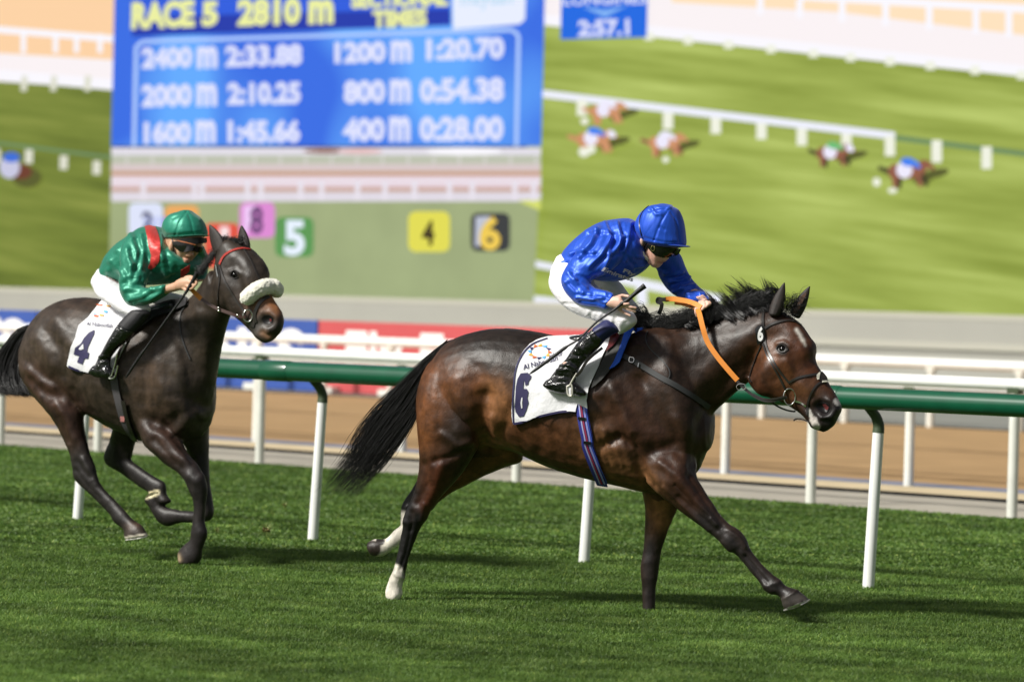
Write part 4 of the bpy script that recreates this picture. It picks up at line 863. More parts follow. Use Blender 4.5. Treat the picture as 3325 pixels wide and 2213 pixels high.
# ================================================================ the rider in blue
FJ = FB
jb = empty('person', (bay_root[0], bay_root[1], 1.2), 'rider in blue silks and blue cap crouching over the bay horse', 'rider')
m_skin = mat('skin', (.62, .36, .27), .5, sss=.15, noise=(30, .9, 1.08)); m_skin2 = mat('tanned skin', (.50, .27, .17), .5, sss=.15, noise=(30, .88, 1.1))
def satin(name, c, sc=5):
    m = mat(name, c, .44, metal=.28, spec=.6, sheen=.2); nt = m.node_tree; n = nt.nodes; l = nt.links; b = n['Principled BSDF']
    tc = n.new('ShaderNodeTexCoord'); t1 = n.new('ShaderNodeTexNoise'); t1.inputs['Scale'].default_value = sc; t1.inputs['Detail'].default_value = 3; t1.inputs['Distortion'].default_value = 1.6
    t2 = n.new('ShaderNodeTexNoise'); t2.inputs['Scale'].default_value = 26; t2.inputs['Detail'].default_value = 2; t2.inputs['Distortion'].default_value = 1.0
    ad = n.new('ShaderNodeMath'); ad.operation = 'MULTIPLY_ADD'; ad.inputs[1].default_value = .02
    rd_ = n.new('ShaderNodeMath'); rd_.operation = 'PINGPONG'; rd_.inputs[1].default_value = .12
    bp = n.new('ShaderNodeBump'); bp.inputs['Strength'].default_value = .2; bp.inputs['Distance'].default_value = .05
    l.new(tc.outputs['Object'], t1.inputs['Vector']); l.new(tc.outputs['Object'], t2.inputs['Vector']); l.new(t1.outputs['Fac'], rd_.inputs[0]); l.new(t2.outputs['Fac'], ad.inputs[0]); l.new(rd_.outputs[0], ad.inputs[2]); l.new(ad.outputs[0], bp.inputs['Height']); l.new(bp.outputs[0], b.inputs['Normal'])
    return m
m_blue_s = satin('royal blue satin', (.001, .075, .60)); m_bre = mat('white breeches', (.88, .86, .90), .6, bump=(18, .35, .02, (1, 1, 2.2)))
def fing(cr, pts, r, off, mb, fr):
    P = np.array([fr.pt(*cr(p[:2])[0][:2], off+(p[2] if len(p) > 2 else 0)) for p in pts]); P = crom(P, 4); V, F = tube(P, np.linspace(r, r*.78, len(P)), 10); mb.add(V, F); ball(mb, P[-1], r*.8, n=8)
# --- body: head, neck, trunk, limbs and hands in one skin
mb = MB()
loft(FJ, rows(C1, (300, 480, 420, 560, 0, .11), (430, 320, 540, 560, 0, .14), (560, 260, 650, 540, 0, .15), (680, 260, 760, 480, 0, .10), (725, 290, 790, 430, 0, .055), (745, 310, 830, 400, 0, .055)), mb=mb, n=16)
loft(FJ, rows(C1, (800, 170, 960, 180, 0, .06), (745, 250, 1000, 280, 0, .078), (738, 320, 992, 365, 0, .078), (745, 380, 975, 420, 0, .072), (758, 432, 945, 448, 0, .066), (778, 470, 900, 478, 0, .058), (800, 502, 882, 502, 0, .046), (818, 520, 868, 518, 0, .03)), mb=mb, n=18)
loft(FJ, rows(C1, (890, 425, 940, 428, -.015, .012), (885, 450, 930, 452, -.015, .016), (872, 474, 920, 474, -.015, .019), (880, 485, 905, 486, -.015, .012)), mb=mb, n=10)   # nose
loft(FJ, rows(C1, (845, 488, 884, 490, -.01, .026), (840, 500, 878, 500, -.01, .026)), mb=mb, n=10)                                                                            # lips
ball(mb, FJ.pt(*C1((752, 362))[0][:2], -.075), .012, .014, .024)                                                                                                         # ear
loft(FJ, rows(C1, (440, 330, 600, 400, -.14, .05), (340, 520, 450, 555, -.22, .04), (300, 640, 380, 640, -.27, .034), (395, 725, 440, 685, -.31, .028), (540, 765, 560, 710, -.365, .024), (575, 765, 592, 712, -.372, .026)), mb=mb, n=12)
loft(FJ, rows(C1, (800, 440, 900, 400, .12, .05), (900, 600, 1010, 540, .22, .042), (985, 685, 1065, 630, .205, .032), (1075, 722, 1130, 682, .10, .024), (1130, 750, 1172, 728, .0, .022)), mb=mb, n=12)
for sgn in (-1, 1):
    loft(FJ, rows(C1, (260, 540, 380, 560, sgn*.08, .07), (260, 680, 400, 650, sgn*.16, .07), (420, 820, 560, 730, sgn*.23, .06), (560, 880, 650, 850, sgn*.27, .045), (535, 880, 596, 915, sgn*.30, .034), (476, 915, 524, 955, sgn*.32, .034), (400, 1000, 460, 1040, sgn*.335, .04), (250, 1130, 330, 1160, sgn*.335, .032), (190, 1230, 300, 1260, sgn*.335, .032), (330, 1290, 350, 1330, sgn*.335, .03)), mb=mb, n=12)
# near hand, fingers open round the whip
HO = -.372
loft(FJ, rows(C7, (345, 600, 345, 680, HO, .024), (400, 540, 400, 705, HO, .026), (470, 520, 460, 720, HO, .026), (540, 530, 530, 730, HO-.004, .024), (580, 590, 560, 720, HO-.008, .018)), mb=mb, n=14)
fing(C7, [(510, 560), (560, 610, -.012), (610, 645, -.026), (665, 640, -.022)], .0105, HO, mb, FJ)
fing(C7, [(560, 620), (630, 665, -.012), (700, 690, -.016), (775, 705, -.006)], .0098, HO, mb, FJ)
fing(C7, [(560, 660), (620, 705, -.004), (690, 735, -.006), (762, 760, 0)], .0095, HO, mb, FJ)
fing(C7, [(500, 710), (560, 755, .004), (620, 790, .002), (688, 822, .004)], .0088, HO, mb, FJ)
fing(C7, [(480, 545), (560, 515, .012), (620, 520, .012), (668, 528, .006)], .0105, HO+.006, mb, FJ)
# far hand, a fist on the rein
HF = -.045
loft(FJ, rows(C7, (1740, 590, 1880, 600, HF+.03, .024), (1715, 640, 1910, 640, HF+.01, .03), (1700, 700, 1860, 700, HF, .028), (1690, 760, 1790, 760, HF, .02)), mb=mb, n=14)
for p in ([(1800, 600), (1830, 660, -.02), (1800, 720, -.028), (1780, 735, -.02)], [(1850, 600), (1885, 640, -.016), (1850, 690, -.024)], [(1890, 610), (1915, 640, -.01), (1880, 670, -.016)], [(1700, 690), (1690, 760, -.012), (1710, 830, -.006)], [(1740, 640), (1720, 700, -.018), (1760, 745, -.024)]): fing(C7, p, .0095, HF, mb, FJ)
jb_me = fuse(mb, .0042, 2)
sculpt(jb_me, [(C6((700, 1310), (760, 1322), (820, 1305)), 3, -.004), (C6((800, 1280), (860, 1300)), 4, -.003), (C6((640, 1350), (690, 1360)), 6, .003), (C6((900, 1180), (850, 1190)), 6, -.003)])
paint(jb_me, (.74, .47, .37), [(C6((710, 1315), (800, 1320)), 5, (.42, .14, .12), .8), (C6((560, 1200), (640, 1260)), 20, (.66, .33, .26), .6)], noise=.1)
m_skin = mat('skin', rough=.48, sss=.12, attr='coat'); link('body', jb_me, m_skin, jb)
# --- silk jacket
mb = MB()
loft(FJ, rows(C1, (236, 462, 430, 592, 0, .165), (285, 395, 455, 605, 0, .175), (350, 328, 510, 612, 0, .185), (430, 268, 590, 612, 0, .195), (520, 226, 680, 590, 0, .205), (610, 212, 750, 556, 0, .19), (680, 214, 800, 512, 0, .14), (716, 240, 812, 470, 0, .085), (730, 290, 800, 440, 0, .06)), mb=mb, n=24)
loft(FJ, rows(C1, (470, 255, 690, 370, -.10, .09), (400, 340, 640, 460, -.165, .095), (330, 440, 560, 545, -.21, .09), (270, 530, 470, 590, -.24, .08), (243, 600, 432, 615, -.27, .072), (255, 665, 440, 640, -.285, .066), (310, 735, 462, 660, -.30, .060), (385, 768, 490, 668, -.32, .054), (455, 775, 530, 676, -.34, .050), (515, 792, 566, 688, -.36, .044), (534, 786, 572, 700, -.366, .036)), mb=mb, n=20)
loft(FJ, rows(C1, (760, 470, 930, 380, .06, .10), (845, 530, 990, 440, .15, .085), (868, 590, 1030, 530, .20, .075), (915, 660, 1070, 590, .22, .066), (985, 715, 1110, 640, .19, .060), (1050, 735, 1150, 672, .12, .054), (1100, 742, 1180, 712, .05, .046), (1124, 752, 1188, 740, .01, .040)), mb=mb, n=20)
jk = fuse(mb, .0065, 2)
fold = [((250, 500), (330, 560), (430, 590)), ((300, 440), (360, 420), (440, 430)), ((520, 240), (560, 330), (540, 440)), ((600, 240), (620, 320), (600, 420)), ((470, 280), (430, 370), (350, 460)), ((560, 330), (500, 440), (420, 520)), ((640, 330), (560, 440), (510, 540)), ((290, 560), (340, 620), (400, 650)), ((270, 620), (330, 680), (420, 700)), ((330, 600), (430, 670), (520, 690)), ((340, 720), (420, 730), (500, 720)),
        ((380, 690), (450, 740), (520, 750)), ((650, 480), (700, 530), (770, 520)), ((640, 420), (700, 460), (770, 470)), ((900, 560), (950, 580), (1010, 560)), ((930, 620), (1000, 610), (1060, 590)), ((1000, 640), (1060, 680), (1120, 690)), ((1040, 690), (1100, 700), (1150, 690)), ((400, 300), (480, 290), (560, 300)), ((680, 250), (670, 330), (650, 400)), ((960, 680), (1030, 650), (1090, 640))]
fs = []
for i, p in enumerate(fold): fs += [(C1(*p), 7, .012), (C1(*[(x+20, y+11) for x, y in p]), 8, -.012)]
sculpt(jk, fs)
V = getV(jk); N = getN(jk); setV(jk, V+N*((vnoise(V*[1, 1, 1.6], 9, 1)-.5)*.009)[:, None])
jacket = link('silk_jacket', jk, m_blue_s, jb); jk_b = bvh_of(jk); m_lett = mat('grey white print', (.62, .62, .68), .5)
for s, q in (('Fly', ((600, 88), (775, 160), (745, 222), (562, 160))), ('Emirates', ((300, 78), (745, 222), (720, 290), (248, 132)))):
    P, F = text_quad(s, C7(*q), .03); link('lettering', decal(jk_b, P, F, .006, 1), m_lett, jacket)
# collar
mb = MB(); V, F = tube([FJ.pt(*C1((x, y))[0][:2], o) for x, y, o in ((712, 330, -.06), (735, 390, -.075), (765, 450, -.07), (800, 480, -.03))], .010, 8); mb.add(V, F); link('collar', mb.mesh('collar'), mat('white neckcloth', (.7, .7, .72), .7), jb)
# --- breeches, socks and boots
mb = MB()
loft(FJ, rows(C1, (225, 455, 420, 500, 0, .16), (180, 560, 430, 590, 0, .165), (200, 650, 420, 640, 0, .14)), mb=mb, n=20)
loft(FJ, rows(C1, (205, 490, 440, 540, -.08, .11), (166, 600, 440, 600, -.11, .115), (188, 690, 455, 632, -.15, .11), (268, 780, 505, 668, -.20, .10), (370, 838, 570, 712, -.235, .09), (470, 868, 650, 766, -.26, .08), (545, 888, 705, 820, -.275, .072), (600, 925, 722, 868, -.28, .062), (600, 950, 690, 905, -.28, .05)), mb=mb, n=20)
loft(FJ, rows(C1, (300, 560, 480, 560, .08, .10), (420, 640, 600, 612, .15, .095), (500, 720, 665, 690, .20, .088), (575, 800, 728, 775, .23, .08), (640, 870, 768, 850, .25, .07), (650, 920, 750, 900, .26, .055)), mb=mb, n=20)
bq = fuse(mb, .007, 3); fs = []
for i, p in enumerate([((200, 560), (260, 620), (330, 640)), ((190, 640), (260, 690), (340, 690)), ((250, 740), (330, 740), (400, 720)), ((400, 840), (430, 780), (470, 740)), ((480, 860), (500, 800), (540, 760)), ((560, 880), (570, 830), (610, 800)), ((620, 900), (640, 860), (680, 840)), ((640, 700), (660, 740), (700, 760)), ((680, 780), (720, 800), (750, 840))]): fs += [(C1(*p), 7, .0035), (C1(*[(x+12, y+14) for x, y in p]), 7, -.0035)]
sculpt(bq, fs); V = getV(bq); N = getN(bq); setV(bq, V+N*((vnoise(V, 18, 9)-.5)*.005)[:, None]); link('breeches', bq, m_bre, jb)
m_boot = mat('black patent boot', (.006, .006, .007), .13, spec=.7, coat=.6, bump=(20, .9, .03)); m_sock = mat('navy gaiter', (.012, .016, .09), .5)
for sgn in (-1, 1):
    o = sgn*.335; mb = MB(); loft(FJ, rows(C5, (1010, 262, 1145, 395, o*.9, .055), (940, 305, 1060, 430, o*.95, .058), (865, 358, 975, 492, o, .054)), mb=mb, n=16); link('gaiter', fuse(mb, .006, 2), m_sock, jb)
    mb = MB(); loft(FJ, rows(C5, (868, 362, 984, 488, o, .056), (795, 422, 925, 560, o, .056), (715, 500, 850, 632, o, .054), (645, 590, 778, 700, o, .050), (590, 672, 735, 755, o, .046), (515, 752, 705, 810, o, .042), (450, 830, 690, 880, o, .042), (405, 900, 672, 950, o, .042)), mb=mb, n=18, endcap=.1)
    loft(FJ, rows(C5, (362, 925, 372, 962, o, .026), (400, 880, 420, 996, o, .038), (490, 850, 520, 1030, o, .042), (600, 870, 600, 1036, o, .044), (690, 915, 670, 1046, o, .044), (750, 965, 730, 1058, o, .038), (788, 1006, 776, 1050, o, .022)), mb=mb, n=16)
    bt = fuse(mb, .006, 2)
    sculpt(bt, [(C5((560, 720), (620, 690), (700, 740)), 6, -.008), (C5((500, 790), (600, 780), (690, 800)), 5, .008), (C5((520, 740), (600, 730), (680, 770)), 5, .008), (C5((480, 840), (580, 850), (670, 870)), 5, -.006), (C5((620, 620), (700, 640), (780, 660)), 6, -.008), (C5((820, 440), (860, 500), (900, 520)), 5, -.006), (C5((700, 540), (760, 580), (800, 620)), 5, .006), (C5((372, 950), (480, 935), (600, 925)), 3, .004)])
    link('boot', bt, m_boot, jb)
# stirrup
st_ = empty('stirrup', tuple(FJ.pt(*C5((620, 980))[0][:2], -.34)), '-', '-'); del st_['category']; del st_['label']; st_.parent = bay; st_.matrix_parent_inverse = Matrix.Translation(bay.location).inverted()
ir = C5((700, 820), (660, 880), (628, 940), (600, 960), (612, 1040), (650, 1044), (652, 960), (640, 930)); b = MB(); V, F = tube(crom([FJ.pt(p[0], p[1], -.385) for p in ir], 4), .0055, 8); b.add(V, F); link('iron', b.mesh('iron'), mat('pale stirrup iron', (.62, .60, .52), .35, metal=.3), st_)
b = MB(); pl = C5((590, 945), (640, 960), (636, 1048), (600, 1028)); b.add([FJ.pt(p[0], p[1], -.383) for p in pl]+[FJ.pt(p[0], p[1], -.372) for p in pl], [(0, 1, 2, 3), (7, 6, 5, 4), (0, 4, 5, 1), (1, 5, 6, 2), (2, 6, 7, 3), (3, 7, 4, 0)]); link('tread', b.mesh('tread'), m_cloth, st_)
lp = C5((960, 560), (860, 640), (790, 710), (740, 800), (690, 850)); b = MB(); strap(b, None, lp, .016, .004, 0, depth=offd(FJ, lp, [-.33, -.36, -.375, -.385, -.388])); link('stirrup_leather', b.mesh('stirrup_leather'), m_leather, st_)
# --- cap
m_cap = satin('royal blue satin cap', (.001, .075, .60), 3.2); mb = MB()
loft(FJ, rows(C1, (862, 122, 945, 136, 0, .045), (800, 136, 985, 158, 0, .082), (742, 184, 1012, 214, 0, .108), (712, 245, 1026, 282, 0, .120), (706, 296, 1032, 335, 0, .122), (738, 345, 1034, 366, 0, .120), (768, 366, 1030, 384, 0, .116)), mb=mb, n=28, endcap=.25); cp = fuse(mb, .006, 4)
sm = [(C6((890, 425), (780, 600), (700, 780), (640, 950)), 3, -.005), (C6((900, 430), (1000, 560), (1050, 700), (1080, 950)), 3, -.005), (C6((880, 420), (700, 420), (560, 440)), 4, -.006), (C6((890, 400), (950, 350)), 5, .006), (C6((890, 425)), 8, .006), (C6((620, 420), (680, 500), (760, 500)), 5, .007), (C6((640, 380), (720, 440)), 4, -.006), (C6((760, 720), (820, 760)), 6, -.005), (C6((480, 900), (640, 940), (860, 980), (1080, 980)), 4, -.004), (C6((420, 480), (400, 640), (440, 860)), 4, -.005)]
sculpt(cp, sm); V = getV(cp); N = getN(cp); setV(cp, V+N*((vnoise(V, 14, 12)-.5)*.004)[:, None]); cap = link('cap', cp, m_cap, jb)
mb = MB(); c = FJ.pt(*C1((945, 384))[0][:2], 0); a = math.radians(-3); ball(mb, c, .104, .100, .0085, np.array([FJ.h*math.cos(a)+np.array([0, 0, 1])*math.sin(a), FJ.n, [0, 0, 1]]), n=32); link('peak', mb.mesh('peak'), m_cap, cap)
cpb = bvh_of(cp, jb_me); b = MB(); strap(b, cpb, C6((560, 360), (470, 440), (410, 560), (400, 680), (420, 800), (455, 900)), .005, .003, .003); link('elastic', b.mesh('elastic'), m_black, cap)
# --- goggles and straps
jbb = bvh_of(jb_me); gg = drape(jbb, C6((545, 1000), (700, 1035), (880, 1052), (1075, 1068), (1040, 1140), (1005, 1165), (905, 1172), (880, 1195), (780, 1210), (690, 1195), (620, 1140), (570, 1070)), 4.5, .014, None, 3, .014)
gog = link('goggles', gg, mat('black goggle lens', (.006, .006, .006), .12, coat=.6), jb)
gr_ = [C6((628+32*math.cos(i*math.pi/6), 1078+44*math.sin(i*math.pi/6)))[0] for i in range(13)]; gb_ = bvh_of(gg); b = MB(); strap(b, gb_, gr_, .003, .003, .003, 2); link('vent_ring', b.mesh('vent_ring'), mat('brass vent', (.35, .30, .12), .3, metal=.7), gog)
for pts in (((330, 860), (380, 980), (430, 1080), (470, 1130)), ((520, 985), (490, 1080), (465, 1180), (500, 1260)), ((345, 870), (400, 1000), (460, 1120), (490, 1250)), ((540, 1010), (530, 1060), (500, 1130))):
    b = MB(); strap(b, cpb, C6(*pts), .008, .004, .004); link('chin_strap', b.mesh('chin_strap'), m_black, jb)
# --- whip
wp = C7((912, 366), (780, 470), (640, 590), (560, 640), (480, 705), (330, 810), (180, 915))+C5((720, 470), (580, 560), (400, 695), (218, 828)); wo = [-.385, -.388, -.392, -.395, -.398, -.40, -.405, -.41, -.42, -.43, -.44]
P = crom([FJ.pt(p[0], p[1], o) for p, o in zip(wp, wo)], 5); R_ = np.interp(np.linspace(0, 1, len(P)), [0, .03, .12, .3, .34, .55, .78, .8, .97, 1], [.016, .014, .0115, .0105, .008, .0062, .0055, .010, .009, .003])
wh = empty('whip', tuple(P[len(P)//3]), 'thin black whip in the blue rider\'s open right hand', 'whip')
k = int(len(P)*.36); j = int(len(P)*.78)
m_wh = mat('black whip', (.012, .012, .013), .4, bump=(150, .6, .004))
for nm, a, b_ in (('grip', 0, k+1), ('shaft', k, j+1), ('flap', j, len(P))):
    V, F = tube(P[a:b_], R_[a:b_], 10, True); link(nm, mesh(nm, V, F), m_wh, wh)
# ================================================================ the dark horse behind
dk0 = PY(*H0((520, 750))[0][:2], 22.6); FD = Frame(dk0, 32)
dk_ = empty('horse', (float(dk0[0]), float(dk0[1]), 0), 'dark brown racehorse with white sheepskin noseband galloping second with saddlecloth 4', 'horse')
mb = MB()
loft(FD, rows(H0, (150, 565, 118, 715, 0, .13), (192, 478, 175, 830, 0, .215), (262, 428, 262, 862, 0, .262), (330, 413, 344, 872, 0, .28), (400, 414, 410, 922, 0, .285), (470, 430, 480, 964, 0, .285), (560, 455, 560, 1002, 0, .275), (650, 462, 650, 1032, 0, .25), (730, 462, 740, 1036, 0, .235), (795, 505, 800, 1022, 0, .215), (840, 600, 845, 995, 0, .185), (862, 720, 862, 935, 0, .13)), n=28, power=2.15, mb=mb)
loft(FD, rows(H0, (705, 465, 850, 940, 0, .18), (755, 450, 885, 850, 0, .155), (800, 425, 905, 740, 0, .125), (838, 388, 925, 640, -.01, .105), (872, 340, 950, 545, -.02, .096), (900, 295, 972, 470, -.03, .09)), n=24, power=2.2, mb=mb)
loft(FD, rows(H3, (1490, 335, 1352, 430, -.04, .085), (1612, 425, 1325, 560, -.05, .105), (1695, 520, 1312, 700, -.06, .115), (1744, 610, 1325, 840, -.07, .112), (1732, 700, 1400, 930, -.08, .10), (1752, 780, 1478, 985, -.09, .088), (1795, 850, 1530, 1030, -.10, .076), (1845, 920, 1580, 1080, -.11, .068), (1872, 990, 1622, 1125, -.115, .065), (1866, 1080, 1655, 1165, -.12, .06), (1820, 1155, 1702, 1205, -.12, .035)), n=24, power=2.3, mb=mb, endcap=.5)
loft(FD, rows(H1, (190, 360, 560, 420, -.05, .16), (158, 480, 570, 560, -.09, .155), (170, 600, 575, 690, -.12, .14), (232, 715, 578, 795, -.14, .12), (325, 825, 590, 880, -.15, .10), (405, 930, 598, 965, -.15, .08), (468, 1060, 618, 1055, -.15, .062), (505, 1150, 648, 1165, -.15, .05)), mb=mb, n=18)
o = -.15
loft(FD, rows(H2, (60, 270, 228, 270, o, .055), (82, 350, 255, 355, o, .048), (102, 450, 305, 462, o, .047), (112, 560, 322, 535, o, .045), (160, 632, 350, 618, o, .038), (262, 722, 420, 702, o, .031), (370, 832, 505, 790, o, .029), (448, 910, 580, 868, o, .031), (482, 978, 630, 930, o, .036), (540, 1022, 688, 975, o, .034), (582, 1056, 735, 1008, o, .042), (585, 1100, 772, 1062, o, .05), (592, 1142, 798, 1108, o, .05)), mb=mb, n=18, endcap=.1)
o = .13
loft(FD, rows(H2, (520, 20, 700, 80, .08, .11), (492, 140, 668, 210, .12, .085), (450, 240, 655, 310, o, .062), (408, 325, 645, 380, o, .05), (396, 405, 640, 400, o, .044), (430, 460, 665, 425, o, .04), (520, 510, 705, 455, o, .036), (620, 582, 790, 515, o, .033), (720, 655, 880, 572, o, .033), (815, 712, 955, 622, o, .036), (870, 760, 968, 720, o, .034), (900, 800, 1012, 785, o, .04)), mb=mb, n=16)
o = -.14
loft(FD, rows(H2, (740, 40, 1010, -20, -.05, .15), (762, 150, 1050, 100, -.09, .135), (785, 265, 1105, 262, -.12, .105), (862, 345, 1178, 375, o, .08), (960, 440, 1245, 440, o, .062), (1080, 520, 1300, 530, o, .055), (1150, 600, 1338, 630, o, .052), (1185, 690, 1340, 710, o, .046), (1222, 780, 1332, 790, o, .034), (1225, 900, 1325, 900, o, .031), (1215, 1000, 1322, 985, o, .033), (1200, 1080, 1345, 1080, o, .038), (1195, 1140, 1330, 1150, o, .036), (1140, 1190, 1300, 1235, o, .038), (1082, 1262, 1290, 1310, o, .048), (1090, 1368, 1262, 1365, o, .05)), mb=mb, n=18, endcap=.1)
o = .14
loft(FD, rows(H2, (1100, 60, 1330, 60, .10, .12), (1150, 200, 1332, 200, .12, .10), (1180, 330, 1345, 330, o, .075), (1210, 480, 1352, 480, o, .06), (1250, 620, 1362, 620, o, .05), (1285, 740, 1378, 730, o, .046), (1292, 850, 1400, 860, o, .046), (1300, 930, 1392, 930, o, .045)), mb=mb, n=16)
loft(FD, rows(H2, (1380, 960, 1360, 850, o, .042), (1300, 985, 1290, 868, o, .04), (1210, 990, 1205, 878, o, .034), (1120, 988, 1120, 872, o, .032), (1055, 1000, 1050, 858, o, .036), (985, 1022, 965, 840, o, .04), (905, 985, 925, 800, o, .04), (862, 925, 900, 760, o, .04), (830, 860, 895, 720, o, .046), (782, 800, 850, 708, o, .046)), mb=mb, n=16, endcap=.1)
def bump2(cr, x, y, off, rx, rz, rn, yaw=0):
    c = FD.pt(*cr((x, y))[0][:2], off); a = math.radians(yaw); h = FD.h*math.cos(a)+np.array([0, 0, 1])*math.sin(a); z = -FD.h*math.sin(a)+np.array([0, 0, 1])*math.cos(a); ball(mb, c, rx, rn, rz, np.array([h, FD.n, z]))
bump2(H0, 715, 780, -.11, .16, .29, .12, 20); bump2(H0, 800, 780, .11, .13, .25, .11, 0); bump2(H0, 225, 640, -.12, .20, .22, .13, 50); bump2(H0, 240, 640, .10, .18, .20, .12, 50); bump2(H0, 470, 740, 0, .32, .24, .29, 0)
dm = fuse(mb, .0115, 3)
sculpt(dm, amp=1.3, strokes=[
    (H1((330, 280), (400, 380), (440, 500), (450, 600)), 22, -.012), (H1((280, 330), (340, 430), (400, 520)), 24, .010), (H1((420, 200), (480, 300), (540, 380)), 24, .010), (H1((210, 560), (280, 640), (380, 690)), 16, .010), (H1((240, 640), (330, 720), (430, 760)), 18, -.010), (H1((560, 600), (540, 700), (570, 780)), 20, -.012),
    (H1((420, 820), (480, 920), (540, 1060)), 16, .008), (H1((380, 800), (440, 930), (500, 1080)), 9, -.006), (H0((640, 560), (620, 700), (600, 850)), 26, -.010), (H0((700, 620), (720, 740), (780, 830), (830, 870)), 24, -.010), (H0((760, 480), (790, 600), (830, 720)), 22, -.008), (H0((850, 480), (870, 620), (890, 760)), 18, .008),
    (H2((850, 60), (900, 120), (1000, 80), (1060, 20)), 22, -.014), (H2((1080, 130), (1170, 40), (1250, -20)), 20, .014), (H2((900, 150), (1020, 260), (1140, 400)), 16, .010), (H2((860, 220), (980, 360), (1100, 480)), 12, -.008), (H2((1040, 200), (1140, 320), (1220, 420)), 11, -.008), (H2((1000, 60), (1120, 220), (1200, 340)), 12, .008),
    (H2((1180, 560), (1250, 600), (1300, 560)), 14, .008), (H2((150, 420), (190, 500), (260, 560)), 10, -.007), (H2((200, 400), (260, 520), (320, 620)), 10, .006), (H2((130, 500), (220, 620), (350, 760)), 7, -.004),
    (H3((1468, 634)), 26, -.010), (H3((1435, 605), (1470, 595), (1505, 620)), 9, .009), (H3((1440, 560), (1480, 545)), 22, -.006), (H3((1560, 560), (1600, 700), (1640, 800)), 22, .006), (H3((1500, 700), (1540, 820), (1560, 900)), 16, -.007), (H3((1360, 720), (1380, 850), (1450, 930)), 34, .008), (H3((1730, 570), (1700, 520)), 14, .008),
    (H3((1680, 1000), (1700, 965), (1760, 955), (1815, 990), (1810, 1050), (1760, 1080)), 11, .010), (H3((1740, 1010), (1760, 1030)), 26, -.028), (H3((1690, 1120), (1740, 1150), (1800, 1150)), 7, -.009), (H3((1640, 1000), (1660, 1080)), 14, -.004)])
V = getV(dm); N = getN(dm); setV(dm, V+N*((vnoise(V, 24, 22)-.5)*.0035+(vnoise(V, 60, 24)-.5)*.0015)[:, None])
db_, dd_ = (.036, .0255, .019), (.010, .0085, .008)
veins(dm, .0016, 11, 8)
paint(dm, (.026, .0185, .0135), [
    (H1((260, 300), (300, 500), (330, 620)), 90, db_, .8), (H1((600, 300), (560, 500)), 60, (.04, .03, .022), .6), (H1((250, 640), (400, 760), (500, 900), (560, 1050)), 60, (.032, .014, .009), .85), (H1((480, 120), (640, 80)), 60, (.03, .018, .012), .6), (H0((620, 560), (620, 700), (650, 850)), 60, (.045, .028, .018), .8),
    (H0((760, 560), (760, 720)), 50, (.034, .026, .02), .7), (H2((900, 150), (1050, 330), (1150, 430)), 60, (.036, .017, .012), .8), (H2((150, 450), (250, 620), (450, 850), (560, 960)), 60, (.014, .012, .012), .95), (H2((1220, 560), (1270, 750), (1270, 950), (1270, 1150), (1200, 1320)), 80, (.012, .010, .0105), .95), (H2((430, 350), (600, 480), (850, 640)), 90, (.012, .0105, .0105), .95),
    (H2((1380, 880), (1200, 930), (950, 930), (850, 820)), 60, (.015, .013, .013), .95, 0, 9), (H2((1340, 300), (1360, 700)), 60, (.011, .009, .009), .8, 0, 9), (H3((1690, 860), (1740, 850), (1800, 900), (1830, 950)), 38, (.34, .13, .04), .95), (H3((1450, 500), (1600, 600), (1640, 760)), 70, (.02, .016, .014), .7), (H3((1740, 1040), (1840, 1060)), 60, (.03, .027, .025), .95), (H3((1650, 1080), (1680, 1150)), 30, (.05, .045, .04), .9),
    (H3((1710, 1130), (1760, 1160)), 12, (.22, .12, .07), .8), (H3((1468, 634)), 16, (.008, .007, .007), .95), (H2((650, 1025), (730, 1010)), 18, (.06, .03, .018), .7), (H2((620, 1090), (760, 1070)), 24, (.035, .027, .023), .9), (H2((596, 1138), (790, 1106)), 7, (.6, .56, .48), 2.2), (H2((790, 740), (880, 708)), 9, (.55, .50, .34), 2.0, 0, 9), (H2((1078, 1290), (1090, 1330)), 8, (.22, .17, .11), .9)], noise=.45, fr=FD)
for v_ in dm.color_attributes['coat'].data: c_ = v_.color; v_.color = (c_[0]*1.3, c_[1]*1.28, c_[2]*1.25, 1)
m_coat2 = mat('dark brown coat', rough=.44, spec=.34, attr='coat', coat=.02, bump=(200, .4, .004, (1, 1, .35)), noise=(24, .72, 1.3, (1, 1, .45))); m_coat2.node_tree.nodes['Principled BSDF'].inputs['Coat Roughness'].default_value = .3
link('body', dm, m_coat2, dk_); dbv = bvh_of(dm)
def ear2(base0, base1, tip, off, w):
    m_ = MB(); (x0, y0), (x1, y1), (tx, ty) = H3(base0, base1, tip); r = []
    for t, s in ((0, 1), (.2, 1.1), (.45, 1.0), (.7, .7), (.88, .36), (1, .06)):
        cx = (x0+x1)/2*(1-t)+tx*t; cy = (y0+y1)/2*(1-t)+ty*t; hx = (x1-x0)/2*s; hy = (y1-y0)/2*s; r.append((cx-hx, cy-hy, cx+hx, cy+hy, off, w*(1-t*.7)))
    loft(FD, r, n=12, mb=m_); return fuse(m_, .004, 3)
for e in (ear2((1305, 455), (1392, 385), (1256, 208), -.10, .024), ear2((1510, 400), (1600, 405), (1528, 212), .0, .024)): link('ear', e, m_dark, dk_)
P, N = hits(dbv, H3((1468, 634))); eb = MB(); ball(eb, P[0]-N[0]*.006, .021, .021, .021, n=20); link('eye', eb.mesh('eye'), m_eye, dk_)
lb = MB(); strap(lb, dbv, H3((1430, 640), (1445, 605), (1475, 594), (1505, 615)), .006, .006, .004); strap(lb, dbv, H3((1432, 645), (1465, 665), (1500, 650)), .005, .005, .003); link('eyelid', lb.mesh('eyelid'), m_lid, dk_)
